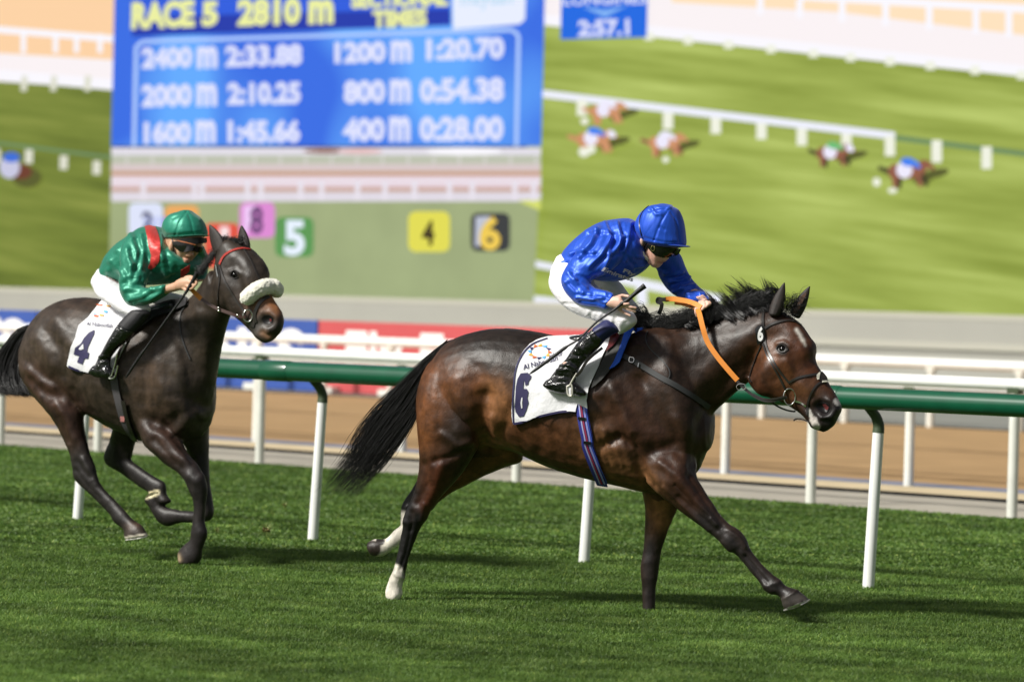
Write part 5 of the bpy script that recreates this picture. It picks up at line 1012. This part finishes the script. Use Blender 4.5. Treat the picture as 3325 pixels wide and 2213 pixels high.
link('nostril', drape(dbv, H3((1690, 1000), (1720, 972), (1765, 968), (1800, 995), (1795, 1035), (1755, 1055), (1712, 1045)), 7, .001, thick=.002), m_nosd, dk_)
link('nostril', drape(dbv, H3((1765, 1000), (1790, 1005), (1788, 1030), (1768, 1034)), 6, .004, thick=.002), m_nos, dk_)
b = MB(); strap(b, dbv, H2((592, 1141), (660, 1134), (730, 1122), (796, 1108)), .010, .006, .004); link('horseshoe', b.mesh('horseshoe'), mat('worn steel', (.6, .58, .52), .3, metal=.9), dk_)
b = MB(); hl = H2((785, 752), (815, 722), (860, 706), (892, 706)); strap(b, None, hl, .012, .01, 0, depth=offd(FD, hl, [.10]*4)); link('horseshoe', b.mesh('horseshoe'), mat('brass shoe', (.62, .55, .35), .4, metal=.8), dk_)
# tail
La = crom([p[:2] for p in H1((250, 225), (130, 262), (50, 360), (-20, 470), (-70, 590), (-60, 690), (20, 745))], 10); Ra = crom([p[:2] for p in H1((225, 300), (175, 400), (150, 520), (160, 620), (190, 690), (225, 735), (250, 748))], 10); st = []; rd = []
for i in range(1700):
    u = rng.random(); u1 = np.clip(u+rng.normal(0, .15), -.05, 1.05); end = .7+.36*rng.random(); o0 = rng.normal(0, .03); o1 = o0+rng.normal(0, .06); pts = []; ph = rng.random()*6; wv = rng.normal(0, 6, 2)
    for k in range(7):
        t = end*k/6; uu = u*(1-t)+u1*t; idx = min(t, 1)*(len(La)-1); j = int(min(idx, len(La)-2)); f = idx-j; q = (La[j]*(1-f)+La[j+1]*f)*(1-uu)+(Ra[j]*(1-f)+Ra[j+1]*f)*uu+wv*math.sin(ph+5*t)*t
        pts.append(FD.pt(q[0], q[1], o0*(1-t)+o1*t))
    st.append(pts); rd.append(.0012+.0018*rng.random())
link('tail', hair(st, rd, seg=14), m_hair, dk_)
st = []; rd = []
for i in range(700):
    t = rng.random(); b0 = np.array(H3((1180+(1400-1180)*t, 640-(640-340)*t))[0][:2])+rng.normal(0, 5, 2); e = b0+np.array([rng.normal(-16, 8), rng.normal(-6, 8)]); st.append([FD.pt(b0[0], b0[1], -.03), FD.pt(*((b0+e)/2+[0, -5]), -.05), FD.pt(e[0], e[1]+4, -.05)]); rd.append(.0014)
for i in range(300):
    b0 = np.array(H3((rng.uniform(1380, 1540), rng.uniform(330, 390)))[0][:2]); e = b0+np.array([rng.normal(0, 12), rng.normal(-8, 8)]); st.append([FD.pt(b0[0], b0[1], -.06), FD.pt(*((b0+e)/2+[0, -4]), -.09), FD.pt(e[0]+5, e[1]+6, -.08)]); rd.append(.0014)
link('mane', hair(st, rd, seg=6), m_hair, dk_)
# tack
cl2 = drape(dbv, H1((748, 58), (700, 115), (650, 175), (578, 240), (552, 330), (522, 400), (508, 470), (498, 530), (510, 545), (640, 582), (730, 596), (845, 600), (852, 540), (885, 450), (932, 360), (965, 300), (990, 240), (930, 150), (860, 90)), 8, .014, lambda P: .004*np.sin(P[:, 0]*.06), 3); c2 = link('saddlecloth', cl2, m_cloth, dk_); c2b = bvh_of(cl2)
b = MB(); strap(b, c2b, H1((500, 536), (570, 565), (640, 582), (730, 596), (820, 600)), .014, .003, .003); link('binding', b.mesh('binding'), m_navy2, c2)
four = H1((650, 290), (690, 270), (688, 300), (640, 400), (636, 432), (652, 436), (642, 480), (618, 478), (600, 520), (562, 506), (580, 460), (538, 448), (548, 400), (590, 370), (612, 330)); P2, F2 = fill(four, 9); nn = link('number', decal(c2b, P2, F2, .005, 1), m_navy2, c2)
P2, F2 = fill(H1((608, 372), (612, 410), (588, 418), (574, 408)), 7); link('number_slot', decal(c2b, P2, F2, .008, 0), m_cloth, nn)
P, F = text_quad('Al Naboodah', H1((632, 212), (820, 225), (822, 258), (630, 238)), .0); link('print', decal(c2b, P, F, .005, 1), m_navy2, c2)
for i, (x, y, w, h) in enumerate(((700, 170, 20, 8), (740, 165, 18, 8), (770, 140, 16, 10), (725, 92, 26, 5), (790, 100, 20, 6), (692, 160, 9, 8))): P2, F2 = fill(H1((x-w, y-h), (x+w, y-h*.3), (x+w*.6, y+h), (x-w*.7, y+h*.5)), 6); link('emblem', decal(c2b, P2, F2, .005, 0), em_c[i % 3], c2)
b = MB(); strap(b, dbv, H1((830, 600), (845, 690), (868, 790), (890, 880), (930, 980), (985, 1062)), .052, .005, .012, smooth=6); g2 = link('girth', b.mesh('girth'), mat('grey girth', (.07, .065, .07), .7), dk_); gb = bvh_of(g2.data)
b = MB(); strap(b, dbv, H1((905, 780), (920, 860), (945, 950), (992, 1062)), .030, .005, .018, smooth=5); link('girth_strap', b.mesh('girth_strap'), m_leather, g2)
P2, F2 = fill(H1((876, 895), (908, 898), (906, 936), (878, 934)), 7); link('badge', decal(gb, P2, F2, .004, 0), mat('pink badge', (.75, .3, .3), .6), g2)
b = MB(); strap(b, dbv, H3((1080, 880), (1020, 950), (1005, 1060), (1030, 1200), (1090, 1350)), .008, .004, .006); link('neck_cord', b.mesh('neck_cord'), m_strapg, dk_)
bd = empty('bridle', tuple(dk0), '-', '-'); del bd['category']; del bd['label']; bd.parent = dk_; bd.matrix_parent_inverse = Matrix.Translation(dk_.location).inverted()
m_bl = mat('brown leather', (.05, .018, .012), .4, coat=.2); m_redb = mat('red beaded browband', (.45, .03, .02), .4, bump=(200, .8, .01))
def b2(name, pts, w, m=m_leather, off=.004, th=.005):
    b = MB(); strap(b, dbv, H3(*pts), w, th, off); return link(name, b.mesh(name), m, bd)
b2('browband', [(1342, 545), (1365, 495), (1400, 455), (1460, 425), (1530, 410), (1602, 418)], .016, m_redb); b2('cheekpiece', [(1345, 560), (1375, 660), (1430, 760), (1490, 860), (1560, 950)], .013); b2('throatlash', [(1335, 560), (1345, 660), (1330, 800), (1332, 900)], .009)
b2('face_strap', [(1545, 415), (1600, 500), (1650, 610), (1690, 700)], .010); b2('buckle', [(1318, 550), (1325, 600), (1334, 650)], .010, m_steel, .008); b2('noseband', [(1540, 960), (1590, 1040), (1640, 1060)], .03); b2('noseband', [(1650, 1040), (1640, 960), (1690, 860), (1760, 815)], .022)
P, N = hits(dbv, H3((1572, 862), (1605, 815), (1650, 775), (1700, 750), (1755, 742), (1790, 755))); P = np.vstack([P+N*.020, PY(*H3((1838, 800))[0][:2], P[-1][1]+.04)[None]]); P = crom(P, 5); V, F = tube(P, np.interp(np.linspace(0, 1, len(P)), [0, .1, .5, .9, 1], [.032, .050, .052, .048, .034]), 18)
me = modded(mesh('s', V, F), [('SUBSURF', dict(levels=2))]); V = getV(me); N_ = getN(me); setV(me, V+N_*((vnoise(V, 60, 3)-.5)*.006+(vnoise(V, 140, 4)-.5)*.004)[:, None]); link('sheepskin_noseband', me, mat('cream sheepskin', (.88, .86, .74), .95, sheen=.6, bump=(160, .6, .006)), bd)
rg = [H3((1580+40*math.cos(i*math.pi/8), 980+52*math.sin(i*math.pi/8)))[0] for i in range(17)]; P, N = hits(dbv, rg); y = P[:, 1].mean()-.02; V, F = tube([PY(p[0], p[1], y) for p in rg], .005, 8, False); link('bit_ring', mesh('bit_ring', V, F), m_steel, bd)
r2 = empty('reins', tuple(dk0), '-', '-'); del r2['category']; del r2['label']; r2.parent = dk_; r2.matrix_parent_inverse = Matrix.Translation(dk_.location).inverted()
def rein2(name, pts, offs, w, m, th=.006):
    b = MB(); strap(b, None, pts, w, th, 0, depth=offd(FD, pts, offs), smooth=0); return link(name, b.mesh(name), m, r2)
rein2('rein_grip', H3((1070, 730), (1120, 775), (1184, 838)), [-.30, -.28, -.26], .028, m_orange); rein2('rein', H3((1180, 832), (1250, 880), (1330, 922), (1420, 955), (1480, 978), (1560, 992)), [-.26, -.25, -.24, -.23, -.22, -.20], .020, m_bl)
for x, y in ((1332, 915), (1335, 938), (1490, 975)): b = MB(); ball(b, FD.pt(*H3((x, y))[0][:2], -.25), .008, .006, .008, n=8); link('keeper', b.mesh('keeper'), m_steel, r2)
s2 = empty('saddle', tuple(dk0), '-', '-'); del s2['category']; del s2['label']; s2.parent = dk_; s2.matrix_parent_inverse = Matrix.Translation(dk_.location).inverted()
b = MB(); loft(FD, rows(H3, (560, 960, 600, 1040, 0, .10), (700, 930, 720, 1040, 0, .12), (850, 880, 880, 1000, 0, .11), (980, 840, 1010, 940, 0, .08)), n=16, mb=b); link('seat', fuse(b, .01, 3), m_black, s2)
link('pad', drape(dbv, H3((720, 930), (900, 870), (1090, 830), (1080, 900), (960, 960), (800, 1010), (660, 1110), (560, 1180), (600, 1080)), 8, .020, None, 3), mat('black saddle pad', (.012, .011, .013), .7), s2)
link('flap', drape(dbv, H3((640, 1100), (560, 1180), (520, 1280), (480, 1420), (450, 1440), (470, 1330), (520, 1220), (600, 1090)), 7, .022, None, 2), mat('dark brown flap', (.05, .03, .022), .5), s2)
# ---------------------------------------------------------------- rider in green
jg = empty('person', (float(dk0[0]), float(dk0[1]), 1.2), 'rider in green silks with red shoulder piece on the dark horse', 'rider')
FG = FD; mb = MB()
loft(FG, rows(H3, (490, 530, 570, 640, 0, .08), (600, 380, 740, 640, 0, .13), (760, 270, 960, 620, 0, .15), (880, 290, 1080, 520, 0, .10), (915, 360, 1040, 480, -.01, .058), (920, 380, 1060, 440, -.02, .06)), mb=mb, n=16)
loft(FG, rows(H3, (960, 150, 1140, 150, -.02, .06), (890, 250, 1195, 250, -.03, .082), (898, 325, 1188, 322, -.03, .082), (912, 400, 1180, 395, -.035, .078), (932, 450, 1150, 445, -.035, .072), (952, 500, 1104, 495, -.035, .062), (978, 540, 1088, 530, -.035, .05), (1004, 560, 1064, 552, -.035, .03)), mb=mb, n=18)
loft(FG, rows(H3, (1066, 400, 1112, 405, -.085, .013), (1062, 440, 1116, 442, -.085, .018), (1054, 470, 1114, 474, -.085, .02), (1066, 480, 1100, 484, -.08, .012)), mb=mb, n=10); loft(FG, rows(H3, (1032, 500, 1088, 508, -.075, .024), (1028, 520, 1080, 526, -.075, .024)), mb=mb, n=10)
ball(mb, FG.pt(*H3((932, 390))[0][:2], -.112), .018, .016, .034)
loft(FG, rows(H3, (600, 400, 740, 460, -.15, .05), (560, 600, 690, 640, -.23, .046), (560, 800, 660, 760, -.28, .042), (760, 850, 790, 740, -.30, .036), (870, 800, 880, 722, -.31, .030), (975, 772, 965, 692, -.315, .024), (1000, 765, 985, 680, -.315, .027)), mb=mb, n=12)
HG = -.32
loft(FG, rows(H3, (985, 765, 975, 680, HG, .027), (1030, 765, 1025, 655, HG, .03), (1080, 760, 1085, 648, HG, .028), (1110, 730, 1120, 665, HG, .022)), mb=mb, n=14)
for p in ([(1060, 665), (1110, 668, -.014), (1148, 700, -.018), (1130, 725, -.02)], [(1040, 690), (1095, 700, -.022), (1125, 730, -.026), (1105, 748, -.024)], [(1020, 715), (1070, 730, -.024), (1095, 755, -.026)], [(1010, 735), (1045, 755, -.02), (1068, 772, -.022)], [(1050, 655), (1100, 648, -.004), (1145, 675, -.002)]): fing(H3, p, .0105, HG, mb, FG)
loft(FG, rows(H3, (1050, 420, 1150, 450, .14, .05), (1130, 560, 1200, 570, .22, .045), (1110, 680, 1170, 680, .15, .035), (1150, 690, 1200, 680, .05, .03), (1170, 690, 1205, 670, .0, .028)), mb=mb, n=12)
for sgn in (-1, 1): loft(FG, rows(H3, (430, 640, 490, 680, sgn*.08, .05), (380, 740, 470, 740, sgn*.13, .05), (470, 880, 580, 820, sgn*.22, .06), (600, 940, 690, 900, sgn*.28, .045), (520, 1040, 600, 1060, sgn*.33, .035), (440, 1150, 500, 1180, sgn*.335, .032), (360, 1310, 390, 1320, sgn*.335, .03), (330, 1430, 380, 1440, sgn*.335, .028)), mb=mb, n=12)
gm = fuse(mb, .0045, 2); sculpt(gm, [(H3((1030, 514), (1084, 520)), 5, -.004), (H3((960, 440), (1000, 490)), 12, -.004), (H3((1000, 440), (1050, 455)), 8, .004), (H3((1030, 470), (1010, 510)), 5, -.003)]); paint(gm, (.62, .36, .235), [(H3((1035, 512), (1082, 520)), 7, (.36, .12, .09), .8), (H3((960, 520), (1040, 550)), 22, (.42, .24, .17), .6), (H3((1100, 470)), 16, (.56, .27, .18), .7)], noise=.12); link('body', gm, m_skin, jg)
m_green_s = satin('green satin', (.003, .20, .12)); mb = MB()
loft(FG, rows(H3, (380, 580, 520, 695, 0, .15), (425, 470, 600, 712, 0, .17), (500, 378, 700, 722, 0, .19), (600, 292, 830, 716, 0, .20), (700, 226, 970, 698, 0, .205), (800, 222, 1080, 660, 0, .19), (868, 262, 1160, 590, 0, .15), (900, 320, 1130, 520, 0, .10)), mb=mb, n=24)
loft(FG, rows(H3, (600, 270, 800, 360, -.08, .10), (545, 370, 760, 450, -.15, .10), (520, 490, 738, 550, -.21, .092), (512, 610, 722, 642, -.25, .084), (510, 720, 702, 712, -.275, .078), (528, 825, 690, 738, -.29, .07), (590, 902, 718, 740, -.30, .062), (700, 892, 785, 730, -.31, .054), (810, 848, 845, 722, -.315, .048), (870, 812, 872, 718, -.318, .043), (892, 798, 884, 722, -.318, .038)), mb=mb, n=20)
loft(FG, rows(H3, (1000, 340, 1180, 400, .08, .10), (1090, 450, 1215, 490, .17, .085), (1110, 560, 1226, 570, .22, .072), (1100, 650, 1220, 640, .20, .06), (1110, 700, 1200, 680, .10, .045)), mb=mb, n=20)
gj = fuse(mb, .007, 2); fs = []
for p in [((420, 520), (480, 560), (540, 640)), ((480, 430), (560, 470), (600, 560)), ((600, 330), (640, 430), (620, 540)), ((560, 420), (600, 540), (580, 640)), ((680, 300), (700, 420), (680, 560)), ((530, 680), (600, 700), (690, 690)), ((540, 760), (620, 760), (700, 740)), ((580, 850), (680, 820), (760, 760)), ((620, 880), (740, 850), (860, 780)), ((780, 600), (860, 640), (940, 620)), ((800, 520), (860, 560), (900, 640)), ((820, 420), (870, 500), (940, 560)), ((400, 600), (450, 640), (500, 680)), ((700, 770), (790, 760), (870, 740)), ((860, 300), (850, 400), (870, 500)), ((520, 600), (560, 650), (640, 660))]: fs += [(H3(*p), 10, .013), (H3(*[(x+26, y+14) for x, y in p]), 10, -.012)]
sculpt(gj, fs); V = getV(gj); N = getN(gj); setV(gj, V+N*((vnoise(V*[1, 1, 1.6], 9, 31)-.5)*.009)[:, None]); gjo = link('silk_jacket', gj, m_green_s, jg); gjb = bvh_of(gj); m_red_s = satin('red satin', (.55, .025, .02))
link('shoulder_piece', drape(gjb, H3((702, 222), (745, 212), (798, 228), (835, 330), (842, 420), (832, 520), (800, 560), (760, 592), (728, 580), (750, 530), (762, 470), (742, 400), (728, 320)), 8, .003, None, 1, .004), m_red_s, gjo); link('shoulder_piece', drape(gjb, H3((1010, 590), (1090, 540), (1085, 600), (1040, 640), (1005, 660)), 8, .003, None, 1, .004), m_red_s, gjo)
V, F = tube([FG.pt(*H3((x, y))[0][:2], o) for x, y, o in ((905, 420, -.095), (925, 500, -.10), (955, 560, -.09), (985, 600, -.05))], .012, 8); link('collar', mesh('collar', V, F), mat('pale scarf', (.6, .6, .75), .7), jg)
mb = MB(); loft(FG, rows(H3, (372, 575, 520, 660, 0, .15), (318, 690, 510, 720, 0, .16), (340, 780, 500, 760, 0, .14)), mb=mb, n=20)
loft(FG, rows(H3, (350, 610, 530, 680, -.05, .11), (308, 705, 525, 720, -.09, .12), (325, 800, 550, 760, -.14, .115), (398, 872, 605, 785, -.19, .10), (490, 938, 665, 820, -.23, .09), (560, 975, 722, 870, -.26, .08), (590, 1000, 735, 925, -.275, .066), (580, 1010, 700, 950, -.28, .05)), mb=mb, n=20)
loft(FG, rows(H3, (460, 640, 620, 760, .08, .10), (600, 700, 760, 860, .15, .095), (760, 750, 860, 900, .20, .082), (900, 775, 960, 900, .23, .07), (1010, 800, 1060, 860, .24, .05)), mb=mb, n=20)
gb_m = fuse(mb, .007, 3); V = getV(gb_m); N = getN(gb_m); setV(gb_m, V+N*((vnoise(V, 16, 9)-.5)*.008)[:, None]); gbo = link('breeches', gb_m, m_bre, jg)
gbb = bvh_of(gb_m); P, F = text_quad('C DEMURO', H3((372, 622), (520, 700), (512, 730), (370, 650)), .01); link('lettering', decal(gbb, P, F, .004, 1), mat('faded brown print', (.35, .2, .17), .7), gbo)
for sgn in (-1, 1):
    o = sgn*.335; mb = MB(); loft(FG, rows(H3, (605, 925, 745, 965, o*.9, .055), (545, 985, 690, 1040, o*.95, .056), (490, 1045, 620, 1115, o, .052)), mb=mb, n=16); link('gaiter', fuse(mb, .006, 2), mat('black gaiter', (.012, .011, .014), .6), jg)
    mb = MB(); loft(FG, rows(H3, (488, 1048, 616, 1118, o, .052), (440, 1125, 560, 1188, o, .05), (398, 1195, 488, 1240, o, .046), (360, 1270, 440, 1292, o, .042), (322, 1332, 412, 1340, o, .040), (295, 1390, 408, 1395, o, .040), (280, 1430, 410, 1440, o, .040)), mb=mb, n=18, endcap=.1); loft(FG, rows(H3, (240, 1450, 248, 1472, o, .024), (275, 1400, 290, 1502, o, .036), (345, 1385, 360, 1508, o, .04), (400, 1405, 408, 1508, o, .04), (432, 1440, 428, 1498, o, .025)), mb=mb, n=16)
    bt = fuse(mb, .006, 2); sculpt(bt, [(H3((300, 1350), (400, 1345)), 7, -.007), (H3((300, 1330), (400, 1325)), 6, .007), (H3((460, 1100), (400, 1220), (360, 1300)), 8, .004)]); link('boot', bt, m_boot, jg)
ir = H3((470, 1300), (455, 1380), (425, 1480), (400, 1510), (450, 1500), (478, 1400)); V, F = tube(crom([FG.pt(p[0], p[1], -.385) for p in ir], 4), .005, 8); link('stirrup', mesh('stirrup', V, F), m_steel, s2)
m_capg = satin('green satin cap', (.004, .22, .14), 3.2); mb = MB(); loft(FG, rows(H3, (1010, 94, 1105, 98, -.02, .05), (935, 118, 1160, 146, -.02, .088), (888, 170, 1195, 200, -.02, .112), (874, 225, 1212, 252, -.02, .122), (880, 272, 1216, 282, -.02, .122), (898, 318, 1200, 300, -.02, .114)), mb=mb, n=28, endcap=.25); gc = fuse(mb, .006, 4)
sculpt(gc, [(H3((1060, 95), (1000, 180), (960, 300)), 4, -.004), (H3((1065, 95), (1100, 180), (1120, 290)), 4, -.004), (H3((1060, 100), (940, 150)), 5, -.004), (H3((1070, 98), (1170, 170)), 5, .004), (H3((1062, 95)), 9, .006), (H3((900, 300), (1000, 292), (1180, 270)), 5, -.005)]); V = getV(gc); N = getN(gc); setV(gc, V+N*((vnoise(V, 14, 14)-.5)*.004)[:, None]); gco = link('cap', gc, m_capg, jg)
mb = MB(); a = math.radians(5); ball(mb, FG.pt(*H3((1110, 305))[0][:2], -.03), .108, .104, .008, np.array([FG.h*math.cos(a)+np.array([0, 0, 1])*math.sin(a), FG.n, [0, 0, 1]]), n=32); link('peak', mb.mesh('peak'), m_capg, gco)
hb_ = bvh_of(gm); gg = drape(hb_, H3((948, 352), (1000, 342), (1100, 372), (1186, 392), (1172, 428), (1110, 432), (1062, 448), (1010, 432), (972, 398)), 4.5, .014, None, 3, .014); link('goggles', gg, mat('black goggle lens', (.006, .006, .006), .12, coat=.6), jg)
gg2 = drape(hb_, H3((950, 338), (1050, 322), (1130, 312), (1208, 312), (1203, 362), (1130, 378), (1040, 352)), 4.5, .022, None, 3, .012); link('spare_goggles', gg2, mat('dark band', (.012, .012, .010), .3), jg)
b = MB(); strap(b, hb_, H3((1002, 344), (1060, 360), (1130, 378)), .006, .004, .028); link('trim', b.mesh('trim'), mat('orange trim', (.5, .16, .06), .5), jg)
for pts in (((940, 330), (950, 420), (960, 500)), ((960, 410), (985, 500), (1010, 552))): b = MB(); strap(b, hb_, H3(*pts), .008, .004, .004); link('chin_strap', b.mesh('chin_strap'), m_bl, jg)
wp = H3((1152, 612), (1110, 690), (1060, 775), (960, 915), (890, 1010), (760, 1190), (650, 1345), (542, 1508)); P = crom([FG.pt(p[0], p[1], o) for p, o in zip(wp, (-.34, -.345, -.35, -.36, -.37, -.385, -.39, -.39))], 6); R_ = np.interp(np.linspace(0, 1, len(P)), [0, .05, .25, .3, .78, .8, .97, 1], [.015, .013, .011, .008, .006, .010, .009, .003])
w2 = empty('whip', tuple(P[6]), 'thin black whip held down by the green rider', 'whip'); k = int(len(P)*.27); j = int(len(P)*.78)
for nm, a, b_ in (('grip', 0, k+1), ('shaft', k, j+1), ('flap', j, len(P))): V, F = tube(P[a:b_], R_[a:b_], 10, True); link(nm, mesh(nm, V, F), m_wh, w2)
# ================================================================ the mown turf
def grass(n, y0, y1, h, w, seed, name_col='tone'):
    g = np.random.default_rng(seed); u = g.random(n); Y = 1/(1/y0-u*(1/y0-1/y1)); X = (g.random(n)-.5)*(Y*36/125*1.5)+.15
    P = np.stack([X, Y, np.zeros(n)], 1); q = P@RN2; ok = q < Q_TURF-.02; P = P[ok]; n = len(P); u = u[ok]
    cl = vnoise(P*[1, 1, 0], 9, seed); cl2 = vnoise(P*[1, 1, 0], 2.2, seed+1); hh = h*(.8+.4*cl)*(.75+.5*g.random(n))*(.9+.2*cl2); a = g.random(n)*2*np.pi; lean = hh*(.3+1.3*g.random(n)); ww = w*(P[:, 1]/18)*(.6+.8*g.random(n))
    b = a+np.pi/2+g.normal(0, .5, n); d = np.stack([np.cos(a), np.sin(a), np.zeros(n)], 1); s = np.stack([np.cos(b), np.sin(b), np.zeros(n)], 1)*ww[:, None]/2
    M = P+d*(lean*.35)[:, None]+np.array([0, 0, 1])*(hh*.62)[:, None]; T = P+d*lean[:, None]+np.array([0, 0, 1])*hh[:, None]
    V = np.stack([P-s, P+s, M+s*.7, M-s*.7, T], 1).reshape(-1, 3); i = np.arange(n)[:, None]*5
    F3 = np.vstack([i+[0, 1, 2], i+[0, 2, 3], i+[3, 2, 4]]); me = fast_mesh('grass', V, F3)
    r = g.random(n); c = np.stack([.88+.34*r, .92+.2*r, .85+.3*g.random(n)], 1); c[g.random(n) < .03] = [2.6, 1.9, 2.0]; c = np.repeat(c, 5, 0)
    ca = me.color_attributes.new('tone', 'FLOAT_COLOR', 'POINT'); ca.data.foreach_set('color', np.hstack([c, np.ones((len(c), 1))]).astype(np.float32).ravel()); return me
def m_grass_make():
    m = bpy.data.materials.new('turf blades'); m.use_nodes = True; nt = m.node_tree; n = nt.nodes; l = nt.links; b = n['Principled BSDF']; b.inputs['Roughness'].default_value = .5; b.inputs['Specular IOR Level'].default_value = .35
    tc = n.new('ShaderNodeTexCoord'); mp = n.new('ShaderNodeMapping'); mp.inputs['Scale'].default_value = (.45, .8, 0); t = n.new('ShaderNodeTexNoise'); t.inputs['Scale'].default_value = 5; t.inputs['Detail'].default_value = 5; t.inputs['Roughness'].default_value = .65
    t2 = n.new('ShaderNodeTexNoise'); t2.inputs['Scale'].default_value = 1.0; t2.inputs['Detail'].default_value = 5; mp2 = n.new('ShaderNodeMapping'); mp2.vector_type = 'TEXTURE'; mp2.inputs['Rotation'].default_value = (0, 0, math.radians(-40)); mp2.inputs['Scale'].default_value = (3.2, .55, 1); l.new(tc.outputs['Object'], mp2.inputs['Vector'])
    r = n.new('ShaderNodeValToRGB'); cr = r.color_ramp; cr.elements[0].position = .32; cr.elements[0].color = (.062, .118, .022, 1); cr.elements[1].position = .7; cr.elements[1].color = (.225, .350, .088, 1)
    e = cr.elements.new(.5); e.color = (.122, .220, .044, 1)
    mr = n.new('ShaderNodeMapRange'); mr.inputs['From Min'].default_value = .3; mr.inputs['From Max'].default_value = .7; mr.inputs['To Min'].default_value = .62; mr.inputs['To Max'].default_value = 1.32
    a = n.new('ShaderNodeAttribute'); a.attribute_name = 'tone'
    x1 = n.new('ShaderNodeMix'); x1.data_type = 'RGBA'; x1.blend_type = 'MULTIPLY'; x1.inputs['Factor'].default_value = 1; x2 = n.new('ShaderNodeMix'); x2.data_type = 'RGBA'; x2.blend_type = 'MULTIPLY'; x2.inputs['Factor'].default_value = 1
    tr = n.new('ShaderNodeBsdfTranslucent'); ms = n.new('ShaderNodeMixShader'); ms.inputs['Fac'].default_value = .42; out = n['Material Output']
    l.new(tc.outputs['Object'], mp.inputs['Vector']); l.new(mp.outputs[0], t.inputs['Vector']); l.new(mp2.outputs[0], t2.inputs['Vector']); l.new(t.outputs['Fac'], r.inputs['Fac']); l.new(t2.outputs['Fac'], mr.inputs['Value'])
    l.new(r.outputs[0], x1.inputs[6]); l.new(mr.outputs[0], x1.inputs[7]); l.new(x1.outputs[2], x2.inputs[6]); l.new(a.outputs['Color'], x2.inputs[7]); l.new(x2.outputs[2], b.inputs['Base Color']); l.new(x2.outputs[2], tr.inputs['Color'])
    l.new(b.outputs[0], ms.inputs[1]); l.new(tr.outputs[0], ms.inputs[2]); l.new(ms.outputs[0], out.inputs['Surface']); return m
m_gr = m_grass_make()
for k, (n_, y0, y1, h_, w_) in enumerate(((800000, 14.5, 23.5, .022, .0050), (280000, 23.5, 45, .013, .012))):
    link('grass', grass(n_, y0, y1, h_, w_, 40+k), m_gr, smooth=False, kind='stuff')

# clods of turf kicked up
def clod(cr, x, y, Y, r, seed, label):
    g = np.random.default_rng(seed); c = PY(*cr((x, y))[0][:2], Y); root = empty('turf_clod', tuple(c), label, 'clod', 'clods of turf kicked up by the hooves')
    mb = MB(); ball(mb, c, r, r*.7, r*.5, n=16); me = mb.mesh('soil'); V = getV(me); N = getN(me); setV(me, V+N*((vnoise(V, 60, seed)-.5)*r*1.1)[:, None]); link('soil', me, mat('clod soil', (.10, .075, .02), .95, noise=(60, .5, 1.5)), root)
    st = []
    for i in range(60): a = nrm(g.normal(0, 1, 3)); b = c+a*r*.6; st.append([b, b+a*r*.7+g.normal(0, .004, 3), b+a*r*(1.1+.9*g.random())+g.normal(0, .008, 3)])
    link('blades', hair(st, .0011, seg=4), mat('loose blades', (.16, .20, .04), .6), root)
clod(D, 612, 1218, 21.9, .026, 3, 'largest clod of turf in the air behind the dark horse')
clod(D, 655, 1160, 21.9, .009, 5, 'tiny clod flying just above the largest clod')
clod(D, 500, 1218, 22.1, .008, 6, 'tiny clod flying beside the dark horse\'s planted foreleg')
